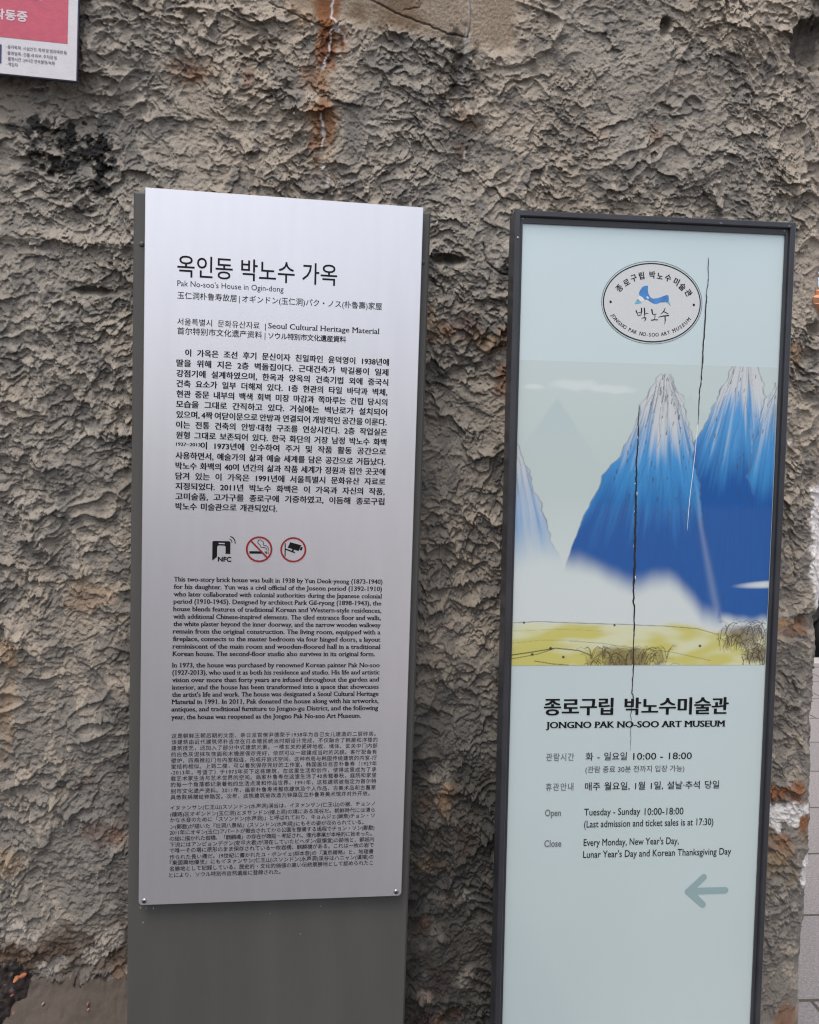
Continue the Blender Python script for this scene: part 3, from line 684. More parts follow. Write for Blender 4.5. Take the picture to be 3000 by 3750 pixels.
def paint_picture(nx=440, ny=520):
    """plain stand-in landscape in blue, white and yellow washes; colours of the print itself"""
    x, y = np.meshgrid(np.linspace(0, 1, nx), np.linspace(0, 1, ny))
    paper = np.array(srgb(190, 203, 201)); wht = np.array(srgb(214, 221, 220)); deep = np.array(srgb(10, 84, 158)); mid = np.array(srgb(62, 146, 208)); bare = np.array(srgb(198, 202, 204))
    C = np.tile(paper, (ny, nx, 1)).astype(float)
    rs = np.random.RandomState(4)
    def over(c, m):
        m = np.clip(m, 0, 1)[..., None]; C[...] = C * (1 - m) + np.asarray(c) * m
    def line(pts, wd, c, a):
        P = np.array(pts, float); i0, i1 = np.searchsorted(y[:, 0], [P[:, 1].min() - .02, P[:, 1].max() + .02]); j0, j1 = np.searchsorted(x[0], [P[:, 0].min() - .02, P[:, 0].max() + .02])
        if i1 <= i0 or j1 <= j0: return
        b = (slice(i0, i1), slice(j0, j1)); d = seg_dist(x[b], y[b] * 1.19, [(p[0], p[1] * 1.19) for p in P])
        m = (sstep(wd * 1.3, wd * .4, d) * a)[..., None]; C[b] = C[b] * (1 - m) + np.asarray(c) * m
    over(wht, sstep(.40, .75, y + .05 * gnoise(x * 3, y * 4, 1)) * .7)
    # pale far hills and cloud streaks
    ridge = .11 + np.abs(x - .15) * 1.25 + .012 * gnoise(x * 14, y * 0, 3); over(srgb(168, 188, 194), sstep(0, .02, y - ridge) * sstep(.40, .05, y) * .55)
    ridge = .09 + np.abs(x - .66) * .95 + .010 * gnoise(x * 12, y * 0, 4); over(srgb(180, 194, 196), sstep(0, .02, y - ridge) * sstep(.36, .05, y) * .45)
    for cx, cy, a, b_ in ((.22, .075, .13, .022), (.36, .085, .11, .018), (.06, .085, .05, .012)):
        over(srgb(218, 224, 222), sstep(1, .1, ((x - cx) / a) ** 2 + ((y - cy - .25 * (x - cx) ** 2 + .006 * gnoise(x * 20, y * 20, 6)) / b_) ** 2) * .55)
    grain = gnoise(x * 190, y * 9, 7) * .6 + gnoise(x * 80, y * 5, 9) * .6
    def crag(apex, left, right, foot, seed, top, depth, soft, strokes):
        """one steep hill: bare top, blue body running down in streaks, foot lost in mist"""
        L = np.interp(y, [p[1] for p in left], [p[0] for p in left], left=apex[0]); R = np.interp(y, [p[1] for p in right], [p[0] for p in right], left=apex[0])
        rough = sstep(.8, .1, y - apex[1])
        L = L + (.016 * gnoise(y * 20, y * 0 + .5, seed) + .007 * gnoise(y * 55, y * 0 + .5, seed + 5)) * rough
        R = R + (.016 * gnoise(y * 20, y * 0 + .5, seed + 1) + .007 * gnoise(y * 55, y * 0 + .5, seed + 6)) * rough
        m = sstep(-.003, .004, x - L) * sstep(-.003, .004, R - x) * sstep(apex[1] - .002, apex[1] + .004, y)
        hgt = y - apex[1]; pos = (x - apex[0]) / (hgt + .12)
        fan = gnoise(pos * 15, hgt * 4, seed + 2) + .6 * gnoise(pos * 40, hgt * 6, seed + 3); fine = gnoise(pos * 85, hgt * 9, seed + 4)
        blue = sstep(top, top + depth * .5, hgt + .10 * fan + .05 * gnoise(x * 6, y * 4, seed + 8))
        body = bare[None, None, :] * (1 - blue[..., None]) + mid * blue[..., None]
        d2 = sstep(top + depth * .35, top + depth, hgt + .07 * fan + .03 * fine)[..., None]; body = body * (1 - d2) + deep * d2
        body = body * (1 + .06 * grain[..., None] + .05 * fine[..., None])
        ft = np.interp(x, [p[0] for p in foot], [p[1] for p in foot]) + .016 * gnoise(x * 7, y * 2, seed + 9) + .008 * gnoise(x * 19, y * 6, seed + 12)
        fade = sstep(.015, -soft, y - ft)
        mm = np.clip(m * fade, 0, 1)[..., None]; C[...] = C * (1 - mm) + body * mm
        over(srgb(92, 98, 110), sstep(.25, .75, fan * .7 + fine * .7) * sstep(.55, .05, hgt) * m * fade * .45)
        rim = np.exp(-((x - L) / .0026) ** 2) + np.exp(-((R - x) / .0026) ** 2)
        over(srgb(78, 84, 94), rim * fade * (hgt > 0) * sstep(.85, .25, hgt) * (.45 + .4 * gnoise(y * 30, x * 3, seed + 10)))
        for _ in range(strokes):                       # dry ink lines and dabs of scrub
            t = rs.uniform(0, .5) ** 1.1; yy = apex[1] + t; k = int(np.clip(yy * ny, 0, ny - 1)); l_, r_ = L[k, 0], R[k, 0]; q = rs.uniform(.04, .96)
            if r_ - l_ < .01: continue
            if yy + .10 > np.interp(l_ + (r_ - l_) * q, [p[0] for p in foot], [p[1] for p in foot]) - soft: continue
            px = l_ + (r_ - l_) * q; dl = rs.uniform(.03, .12); k2 = int(np.clip((yy + dl) * ny, 0, ny - 1)); px2 = L[k2, 0] + (R[k2, 0] - L[k2, 0]) * (q + rs.uniform(-.03, .03))
            if rs.rand() < .62: line([(px, yy), ((px + px2) / 2 + rs.uniform(-.005, .005), yy + dl / 2), (px2, yy + dl)], rs.uniform(.0009, .0018), srgb(70, 76, 92), rs.uniform(.25, .6) * (1.1 - t))
            else: line([(px, yy), (px - .002, yy + rs.uniform(.006, .016))], rs.uniform(.0014, .0028), srgb(64, 68, 76), rs.uniform(.45, .85))
        return L, R
    crag((.875, -.02), [(.84, -.02), (.80, .05), (.775, .10), (.72, .18), (.69, .24), (.655, .30), (.68, .45), (.80, .80)], [(.91, -.02), (.94, .06), (.97, .10), (1.05, .2), (1.2, .9)], [(0, .85), (1, .85)], 31, .08, .36, .03, 70)
    crag((1.0, .05), [(.985, .05), (.955, .11), (.93, .19), (.905, .28), (.90, .36), (.93, .46)], [(1.05, .05), (1.2, .4)], [(0, .47), (1, .47)], 35, .04, .45, .10, 26)
    over(wht, sstep(1, .0, ((x - 1.02) / .18) ** 2 + ((y - .725 - .05 * (1 - x)) / .016) ** 2) * .95)
    crag((-.03, .24), [(-.2, .24), (-.2, 1)], [(-.02, .24), (.05, .38), (.095, .48), (.16, .62), (.20, .72)], [(0, .68), (.2, .66)], 41, .03, .95, .16, 22)
    crag((.555, .03), [(.535, .03), (.515, .045), (.495, .085), (.478, .14), (.45, .21), (.40, .29), (.34, .365), (.28, .47), (.235, .56), (.20, .66), (.19, .72)],
         [(.575, .03), (.585, .055), (.60, .085), (.63, .10), (.645, .16), (.665, .24), (.685, .33), (.705, .40), (.73, .53), (.765, .66), (.795, .77), (.83, .88)],
         [(.19, .69), (.28, .70), (.38, .735), (.46, .765), (.53, .745), (.60, .75), (.68, .80), (.74, .855), (.83, .87)], 51, .10, .46, .085, 150)
    edge = np.interp(y, [.3, .38, .53, .66, .77, .88], [.675, .70, .725, .76, .79, .825])
    over(srgb(200, 208, 214), np.exp(-((x - edge + .006) / (.006 + .010 * sstep(.4, .8, y))) ** 2) * sstep(.32, .50, y) * sstep(.88, .82, y) * .20)
    # ground wash
    gtop = .853 + .03 * sstep(.6, .95, x) + .004 * gnoise(x * 8, y * 0, 61)
    yel = np.array(srgb(198, 190, 84)); yp = np.array(srgb(212, 213, 172))
    mixn = sstep(-.25, .55, gnoise(x * 4, y * 12, 63) + .5 * gnoise(x * 11, y * 34, 65) + (y - .89) * 4 - .8 * sstep(.72, .95, x))[..., None]
    g = yp * (1 - mixn) + yel * mixn; mm = (sstep(-.002, .022, y - gtop + .010 * gnoise(x * 7, y * 20, 67)) * .9)[..., None]; C[...] = C * (1 - mm) + g * mm
    ink = srgb(40, 42, 40)
    line([(0, .858), (.1, .853), (.25, .858), (.42, .862), (.60, .868), (.72, .876), (.80, .895)], .0016, ink, .7)
    line([(0, .965), (.08, .955), (.17, .942), (.26, .95), (.31, .968)], .0026, ink, .85); line([(0, .978), (.10, .962), (.16, .945)], .0018, ink, .8)
    line([(.22, .918), (.34, .925), (.50, .945), (.62, .955), (.78, .985)], .0013, ink, .6); line([(.09, .985), (.16, .995), (.22, .999)], .002, ink, .8); line([(0, .925), (.12, .915), (.26, .915)], .001, ink, .35); line([(0, .885), (.2, .878), (.35, .885)], .001, ink, .3)
    for cx, cy, r in ((.15, .943, .007), (.20, .972, .006), (.08, .963, .006), (.735, .935, .006), (.395, .865, .005), (.045, .857, .005)):
        d = np.hypot(x - cx, (y - cy) * 1.19); over(ink, sstep(r * 1.2, r * .5, d))
    for cx, cy, rx, n_, bx in ((.45, .985, .16, 110, .036), (.91, .905, .10, 90, .042), (.975, .965, .07, 60, .035)):
        over(srgb(104, 84, 60), sstep(1.1, .1, ((x - cx) / (rx * 1.05)) ** 2 + ((y - cy + .008) / (bx * 1.1)) ** 2 + .5 * gnoise(x * 25, y * 25, 69)) * .75)
        for i in range(n_):
            px = cx + rs.uniform(-rx, rx); py = cy + rs.uniform(-bx, bx) * .9; L_ = rs.uniform(.03, .07); a = rs.uniform(-1.1, 1.1)
            line([(px, py + .02), (px + L_ * .35 * math.sin(a), py - L_ * .2), (px + L_ * .8 * math.sin(a), py - L_ * .38), (px + L_ * 1.2 * math.sin(a), py - L_ * .30)], rs.uniform(.0008, .0018), srgb(48, 38, 30), rs.uniform(.4, .85))
    C *= (1 + .02 * gnoise(x * 200, y * 230, 71))[..., None]
    return np.clip(C, .004, .9)

def museum_sign():
    base = H2 / -RT.D[2]
    root = empty('museum_sign', RT.matrix(base))
    tag(root, 'tall black framed glass board with blue mountain landscape and long cracks', 'sign')
    frame_m = mat('black_frame_paint', (.022, .023, .029), .38, 0, .15, .5, .25, 14, .3, 160)
    glass_m = mat('printed_glass', (.500, .590, .600), .40, .30, .75, .4, .035, 2.2, .05, 6, .06)  # low colour mottling stands in for a faint reflection
    fw = .0135; bar = .0088; dep = .040; rec = .009            # frame width, face of the bar, depth, recess of the glass
    vt = -.0175
    zt = base - vt; u0, u1 = -fw, RW + fw + .001
    # frame: outer box with stepped inner lip
    b = MB()
    def ringpts(ins_u, ins_t, y, zb): return [(u0 + ins_u, y, zb), (u1 - ins_u, y, zb), (u1 - ins_u, y, zt - ins_t), (u0 + ins_u, y, zt - ins_t)]
    e = .0012
    loops = [ringpts(0, 0, rec * .0 + dep - rec, .0), ringpts(0, 0, -rec + e, .0), ringpts(e, e, -rec, .0), ringpts(bar - e, bar - e, -rec, .10), ringpts(bar, bar, -rec + e, .10),
             ringpts(bar + .0005, bar + .001, -.0035, .10), ringpts(fw, -vt, -.0030, .10), ringpts(fw, -vt, .003, .10)]
    for L in loops: b.v += L
    for k in range(len(loops) - 1):
        for i in range(4):
            a, c = k * 4 + i, k * 4 + (i + 1) % 4; b.f.append((a, c, c + 4, a + 4))
    b.f.append((3, 2, 1, 0))
    b.build('frame', frame_m, root)
    b = MB(); b.box(u0 - .04, u1 + .04, -.05, .09, 0, .012, .002); b.build('base_plate', frame_m, root)
    for px, py in ((1850 + 205 / 4.3125, 740 + 565 / 4.3125), (2600 + 1178 / 4.3125, 740 + 455 / 4.3125), (1850 + 280 / 4.3125, 740 + 262 / 4.3125)):
        u, v = RT.uv(px, py, rec if px < 1900 else .0031); r = MB(); dome(r, u, -rec if px < 1900 else -.0031, base - v, .0022, .0012); r.build('rivet', mat('rivet_metal', (.22, .22, .23), .4, .8), root, True)
    # chipped paint: small bare patches on the top bar
    for px, py in ((2641, 817), (2450, 808), (2892, 828)):
        u, v = RT.uv(px, py, rec); k = Ink(RT, base, rec + .0002); k.poly([(u + .0026 * math.cos(i * .785) * (1 + .5 * math.sin(i * 2.7 + px)), v + .0012 * math.sin(i * .785) * (1 + .5 * math.cos(i * 1.9 + px))) for i in range(8)])
        k.build('paint_chip', mat('bare_primer', (.11, .11, .125), .6), root)
    b = MB(); b.box(-.002, RW + .003, 0.0, .006, .095, base + .002); gp = b.build('glass_board', glass_m, root)
    b = MB(); b.box(u0 + .002, u1 - .002, dep - rec, dep - rec + .003, .02, zt - .004); b.build('back_cover', frame_m, root)
    # picture
    q = px_rect(RT, [(1898.7, 1318), (2848, 1345.6), (1870, 2437), (2796.4, 2435)])
    v1, v2 = (q[0][1] + q[1][1]) / 2, (q[2][1] + q[3][1]) / 2
    ny, nx = 520, 440
    C = paint_picture(nx, ny)
    uu, vv = np.meshgrid(np.linspace(0, RW, nx), np.linspace(v1, v2, ny))
    V = np.stack([uu, np.full(uu.shape, -.0004), base - vv], -1).reshape(-1, 3)
    idx = np.arange(nx * ny).reshape(ny, nx)
    qd = np.stack([idx[1:, :-1], idx[1:, 1:], idx[:-1, 1:], idx[:-1, :-1]], -1).reshape(-1, 4)
    me = bpy.data.meshes.new('landscape_print'); quick_mesh(me, V, qd, False); tint(me, C.reshape(-1, 3) * .88)
    me.materials.append(attr_mat('print_ink', .42, .4, .75, metal=.22)); o = bpy.data.objects.new('landscape_print', me); COL.objects.link(o); o.parent = gp
    # emblem
    G = (2150, 900, 3.45); Hz = (1900, 2500, 2.0294)
    def gpx(x, y): return RT.uv(G[0] + x / G[2], G[1] + y / G[2])
    cu, cv = gpx(822, 720); un = (RT.uv(2500, 1100)[0] - RT.uv(2400, 1100)[0]) / 100 / G[2]
    un_v = un * 1.0
    k = Ink(RT, base, .0003); k.disc(cu, cv, 612 * un, 474 * un, 90); k.build('emblem_field', mat('emblem_grey', (.50, .515, .52), .42, 0, .5), gp)
    k = Ink(RT, base, .0005); k.ring(cu, cv, 632 * un, 498 * un, 4.5 * un, 110); k.ring(cu, cv, 610 * un, 472 * un, 13 * un, 110)
    for x, y in ((298, 708), (1349, 747)):
        u, v = gpx(x, y); k.disc(u, v, 15 * un)
    k.build('emblem_rings', ink_black, gp)
    k = Ink(RT, base, .0005)
    for ch, x, y in zip('종로구립박노수미술관', (408, 500, 590, 688, 825, 921, 1024, 1128, 1204, 1280), (535, 466, 408, 380, 368, 385, 405, 455, 520, 595)):
        u, v = gpx(x, y); dx, dy = (u - cu) / un, (v - cv) / un
        ang = math.atan2(-(dx / 520 ** 2) * -1, -(dy / 350 ** 2)) if False else -math.atan2(dx / 540 ** 2, -dy / 360 ** 2)
        k.glyph(ch, u, v, 96 * un, ang, .92, .010, .035)
    k.build('emblem_korean_name', ink_black, gp); k = Ink(RT, base, .0005)
    s_ = 'JONGNO PAK NO-SOO ART MUSEUM'
    adv = [.62 if c in 'NOGU' else .80 if c == 'M' else .34 if c in 'J ' else .40 if c == '-' else .56 for c in s_]
    tot = sum(adv); rx, ry = 536 * un, 386 * un
    ts = np.linspace(math.pi - .395, .44, 400); pts = np.stack([cu + rx * np.cos(ts), cv + ry * np.sin(ts)], -1)
    arc = np.concatenate([[0], np.cumsum(np.linalg.norm(np.diff(pts, axis=0), axis=1))]); run = 0
    for ch, a in zip(s_, adv):
        m_ = (run + a / 2) / tot * arc[-1]; run += a
        if ch == ' ': continue
        i = min(np.searchsorted(arc, m_), 398); p = pts[i]; tg = pts[i + 1] - pts[i]
        k.glyph(ch, p[0], p[1], 62 * un, math.atan2(-tg[1], tg[0]), .9, 0, .03, True)
    k.build('emblem_english_name', ink_black, gp); k = Ink(RT, base, .0005)
    # brush lettering
    def bs(pts, w): k.stroke([gpx(x, y) for x, y in pts], [q * un for q in w])
    bs([(620, 822), (632, 850), (645, 888)], [16, 12, 4]); bs([(688, 790), (690, 830), (680, 880)], [16, 16, 5]); bs([(640, 850), (665, 842), (688, 836)], [5, 8, 6]); bs([(645, 885), (665, 876), (685, 872)], [5, 9, 6])
    bs([(724, 788), (728, 840), (722, 905)], [16, 16, 4]); bs([(728, 868), (755, 850), (775, 858)], [7, 10, 5]); bs([(690, 916), (720, 908), (744, 910)], [6, 11, 10]); bs([(744, 910), (738, 930), (724, 955)], [11, 12, 3])
    bs([(818, 808), (826, 850), (834, 872)], [18, 16, 7]); bs([(834, 872), (858, 868), (876, 860)], [7, 10, 5]); bs([(858, 872), (858, 900), (848, 934)], [8, 9, 6]); bs([(815, 940), (850, 934), (896, 936)], [14, 12, 9])
    bs([(988, 786), (968, 830), (930, 866)], [7, 13, 4]); bs([(958, 828), (990, 842), (1022, 858)], [6, 11, 10]); bs([(902, 902), (960, 888), (1030, 880)], [7, 12, 14]); bs([(985, 890), (988, 940), (980, 995)], [14, 14, 3])
    k.build('emblem_brush_name', ink_black, gp)
    k = Ink(RT, base, .0005)
    k.poly([gpx(*p) for p in [(655, 602), (668, 565), (700, 520), (735, 503), (770, 505), (768, 560), (776, 605), (800, 650), (832, 668), (885, 664), (940, 645), (1000, 622), (1030, 628), (1034, 690), (1020, 712), (985, 712), (930, 715), (880, 733), (842, 730), (800, 707), (760, 680), (733, 680), (700, 665), (690, 640), (662, 628)]])
    k.build('emblem_blue_shape', mat('emblem_blue', srgb(48, 112, 178), .42, 0, .5, noise=.25, nscale=90), gp)
    k = Ink(RT, base, .0005); k.poly([gpx(*p) for p in [(598, 735), (622, 694), (640, 672), (662, 690), (690, 722), (640, 733)]]); k.build('emblem_teal_tip', mat('emblem_teal', srgb(86, 150, 168), .42, 0, .5, noise=.35, nscale=120), gp); k = Ink(RT, base, .0005); k.poly([gpx(*p) for p in [(1004, 712), (1034, 695), (1046, 735), (1058, 762), (1040, 745), (1020, 725)]])
    k.build('emblem_tail', mat('emblem_teal', srgb(86, 150, 168), .42, 0, .5, noise=.35, nscale=120), gp)
    k = Ink(RT, base, .00055); k.poly([gpx(*p) for p in [(640, 668), (660, 630), (700, 650), (725, 682), (690, 715), (664, 690)]]); k.poly([gpx(*p) for p in [(748, 648), (764, 640), (784, 656), (780, 668), (762, 668)]])
    k.build('emblem_pale_gap', mat('emblem_pale', srgb(205, 206, 204), .42, 0, .5), gp)
    # lettering below the picture
    k = Ink(RT, base, .0005); k.text('종로구립 박노수미술관', Hz, 190, 1553, 232, 70, bold=.012, contrast=.046, xs=1.045); k.build('museum_name', ink_black, gp)
    k = Ink(RT, base, .0005); k.text('JONGNO PAK NO-SOO ART MUSEUM', Hz, 204, 1527, 338, 33.5, serif=True, contrast=.06, bold=.006); k.build('museum_name_english', ink_black, gp)
    k = Ink(RT, base, .0005); k.text('관람시간', Hz, 203, 410, 577, 31.5, bold=.008, xs=.86); k.build('row_heading', ink_grey, gp)
    k = Ink(RT, base, .0005); k.text('휴관안내', Hz, 200, 405, 799, 31.5, bold=.008, xs=.86); k.build('row_heading', ink_grey, gp)
    k = Ink(RT, base, .0005); k.text('Open', Hz, 195, 312, 992, 35.5, bold=.016); k.build('row_heading', ink_grey, gp)
    k = Ink(RT, base, .0005); k.text('Close', Hz, 190, 315, 1220, 35.5, bold=.016); k.build('row_heading', ink_grey, gp)
    k = Ink(RT, base, .0005); k.text('화 - 일요일', Hz, 497, 803, 574, 33, bold=.006); k.build('opening_days', ink_dark, gp)
    k = Ink(RT, base, .0005); k.text('10:00 - 18:00', Hz, 850, 1285, 572, 36, bold=.006); k.build('opening_hours', ink_dark, gp)
    k = Ink(RT, base, .0005); k.text('매주 월요일, 1월 1일, 설날·추석 당일', Hz, 492, 1488, 796, 33, bold=.008); k.build('opening_hours', ink_dark, gp)
    k = Ink(RT, base, .0005); k.text('Tuesday - Sunday', Hz, 486, 902, 987, 37, bold=.006); k.build('opening_days', ink_dark, gp)
    k = Ink(RT, base, .0005); k.text('10:00-18:00', Hz, 935, 1223, 983, 37, bold=.006); k.build('opening_hours', ink_dark, gp)
    k = Ink(RT, base, .0005); k.text('(Last admission and ticket sales is at 17:30)', Hz, 485, 1445, 1076, 37, bold=.006); k.build('opening_hours', ink_dark, gp)
    k = Ink(RT, base, .0005); k.text("Every Monday, New Year's Day,", Hz, 482, 1188, 1213, 37, bold=.006); k.build('opening_hours', ink_dark, gp)
    k = Ink(RT, base, .0005); k.text("Lunar Year's Day and Korean Thanksgiving Day", Hz, 478, 1577, 1302, 37, bold=.006); k.build('opening_hours', ink_dark, gp)
    k = Ink(RT, base, .0005); k.text('(관람 종료 30분 전까지 입장 가능)', Hz, 495, 1230, 666, 27, bold=-.006); k.build('admission_note', ink_soft, gp)
    Az = (2400, 3000, 2.875)
    def ap(x, y): return RT.uv(Az[0] + x / Az[2], Az[1] + y / Az[2])
    ua = (RT.uv(2600, 3250)[0] - RT.uv(2500, 3250)[0]) / 100 / Az[2]
    k = Ink(RT, base, .0005)
    k.poly([ap(*p) for p in [(318, 745), (492, 586), (535, 630), (434, 722), (735, 714), (735, 780), (437, 790), (522, 872), (478, 922), (318, 782), (310, 764)]])
    for x, y, r in ((512, 607, 30), (735, 747, 33), (500, 898, 31), (345, 763, 34)):
        u, v = ap(x, y); k.disc(u, v, r * ua)
    k.build('arrow', ink_arrow, gp)
    # cracks in the glass
    def zp(pts, z): return [(z[0] + x / z[2], z[1] + y / z[2]) for x, y in pts]
    PZ = (1850, 1300, 1.643)
    right = zp([(1530, 140), (1536, 180), (1531, 240), (1533, 330), (1530, 440), (1520, 520), (1506, 610), (1512, 650), (1503, 730), (1500, 760), (1490, 950), (1480, 1150), (1466, 1300)], G)
    wr = [.5, 1.5, 2, 1.5, 2, 2, 2, 3, 3, 3.5, 3.5, 3.5, 3.5]
    r2 = zp([(1190, 0), (1188, 45), (1182, 90), (1180, 130), (1178, 170), (1170, 210), (1168, 260), (1165, 310), (1164, 350), (1160, 420)], PZ); w2 = [3.5, 3.5, 3, 3.5, 3, 3, 2.5, 2.5, 2, 1]
    left = zp([(805, 300), (804, 350), (800, 400), (801, 460), (799, 510), (795, 580), (789, 640), (790, 700), (788, 760), (789, 800), (786, 850), (787, 910), (783, 960), (785, 1000), (781, 1050), (783, 1080), (780, 1120), (781, 1160), (778, 1200), (780, 1260), (777, 1300), (776, 1350), (773, 1400), (774, 1450), (771, 1490), (778, 1515), (775, 1600), (776, 1650), (774, 1700), (773, 1800), (770, 1900)], PZ)
    wl = [1.2, 2.5, 3, 3.5, 3.5, 4, 4.5, 5, 5.5, 5.5, 5.5, 5.5, 6, 6, 6.5, 6.5, 6.5, 6.5, 6, 6.5, 6, 5.5, 5, 5, 4.5, 4.5, 4, 4, 3.5, 3.5, 3]
    l2 = zp([(845, 0), (843, 40), (838, 72), (849, 90), (850, 120), (844, 160), (838, 200), (830, 245), (836, 270), (834, 320), (832, 400), (830, 450), (828, 505)], Hz); wl2 = [3, 2.5, 2.5, 2.5, 2.5, 2, 1.6, 1.4, 1.4, 1.2, 1.2, 1, .5]
    uP = (RT.uv(2400, 2000)[0] - RT.uv(2300, 2000)[0]) / 100
    k = Ink(RT, base, .0008)
    rj = random.Random(12)
    for pts, ws in ((right + r2, wr + w2), (left + l2, wl + wl2)):
        fp_, fw_ = [], []
        for i in range(len(pts) - 1):                # small kinks between the measured points
            for t in (0, .35, .7):
                j = 0 if t == 0 else 1.4
                fp_.append((pts[i][0] + (pts[i + 1][0] - pts[i][0]) * t + rj.uniform(-j, j), pts[i][1] + (pts[i + 1][1] - pts[i][1]) * t)); fw_.append((ws[i] + (ws[i + 1] - ws[i]) * t) * rj.uniform(.7, 1.25))
        k.stroke([RT.uv(*p) for p in fp_ + [pts[-1]]], [q * uP * 1.25 for q in fw_ + [ws[-1]]], False)
    k.build('crack', mat('crack_dark', (.006, .006, .007), .6), gp)
    k = Ink(RT, base, .0007); wm = [RT.uv(*p) for p in zp([(1160, 415), (1150, 500), (1142, 600), (1130, 700), (1112, 850), (1102, 960), (1095, 1055)], PZ)]
    k.stroke(wm, [1.6 * uP] * 6 + [.6 * uP], False); k.build('hairline_crack', mat('glass_chip_white', (.75, .78, .78), .3), gp)
    rr = random.Random(3)
    for pts, ws in ((left, wl), (right + r2, wr + w2)):
        for i in range(2, len(pts) - 1):
            if rr.random() < (.5 if pts is left else .25):
                s1 = rr.choice((-1, 1)); (x0, y0), (x1, y1) = pts[i], pts[i + 1]; t = rr.uniform(.1, .6); L = rr.uniform(.15, .5)
                o_ = s1 * (ws[i] * .5 + .8)
                k = Ink(RT, base, .0007); k.stroke([RT.uv(x0 + (x1 - x0) * t + o_, y0 + (y1 - y0) * t), RT.uv(x0 + (x1 - x0) * (t + L) + o_, y0 + (y1 - y0) * (t + L))], rr.uniform(1.2, 3.0) * uP, False)
                k.build('glass_chip', mat('glass_chip_white', (.75, .78, .78), .3), gp)
museum_sign()

# ------------------------------------------------------------------ camera-surveillance notice on the wall
def notice():
    off = .030
    c = [wall_st(x, y, off) for x, y in ((279, 296), (273, 0), (0, 268))]
    s1, zb = c[0]
    W, Hh = .30, .40
    yaw = WA
    top = zb + Hh
    p = WO + WN * off + WX * (s1 - W); p[2] = top - CAM_Z
    # the lower edge in the photo gives the board's own slope on the wall
    dz = (wall_st(0, 268, off)[1] - wall_st(279, 296, off)[1]); ds = wall_st(279, 296, off)[0] - wall_st(0, 268, off)[0]
    tw = math.atan2(dz, ds)
    P = Panel((0, 0, 0), yaw, 0.0, tw)
    corner = WO + WN * off + WX * s1; corner[2] = zb
    P.O = corner - P.X * W - P.D * Hh
    root = empty('notice_board', P.matrix(Hh))
    tag(root, 'white notice board with pink-red panel on the wall at upper left', 'notice')
    white = mat('notice_white', (.54, .52, .55), .55, noise=.05, nscale=60, bump=.25, bscale=260)
    edge = mat('notice_edge', (.03, .035, .07), .5)
    b = MB(); b.box(-.0008, W + .0012, .0012, .006, -.0012, Hh + .001); b.box(.03, W - .03, .0061, .034, .03, Hh - .03); b.build('backing', edge, root)
    b = MB(); b.box(0, W, 0, .0011, 0, Hh, .0003); bd = b.build('face', white, root)
    F = (0, 0, 3.45)
    def fp(x, y): return P.uv(x / F[2], y / F[2])
    k = Ink(P, Hh, .0003); u1, v1 = fp(853, 553); k.poly([(.012, .02), (u1, .02), (u1, v1), (.012, v1)])
    k.build('red_panel', mat('notice_red', srgb(176, 66, 90), .55, noise=.10, nscale=70, bump=.25, bscale=260), bd)
    k = Ink(P, Hh, .0006)
    k.text('작동중', F, -78, 345, 222, 40.5, bold=.035); 
    a = fp(470, 0); b2 = fp(530, 8); k.poly([(a[0] - .05, b2[1] - .006), (b2[0], b2[1] - .006), (b2[0], b2[1]), (a[0] - .05, b2[1])]); k.build('notice_heading', mat('notice_lettering_white', (.56, .46, .50), .6), bd)
    k = Ink(P, Hh, .0005)
    navy = mat('navy_ink', srgb(40, 44, 72), .5)
    for t, xl, xr, yb in (('· 설치목적 : 시설안전, 화재 및 범죄예방 등', 75, 845, 606), ('· 촬영범위 : 건물 내 외부, 주차장 등', 75, 722, 684), ('· 촬영시간 : 24시간 연속촬영/녹화', 82, 695, 756), ('· 책임자', 85, 225, 827)): k.text(t, F, xl, xr, yb, 14.5, bold=.002)
    k.build('notice_text', navy, bd)
    k = Ink(P, Hh, .0005); a = fp(22, 562); b2 = fp(22, 800); k.poly([(a[0] - .10, a[1]), (a[0], a[1]), (a[0], b2[1]), (a[0] - .10, b2[1])]); k.build('notice_navy_box', mat('notice_navy', srgb(24, 40, 92), .5), bd)
notice()
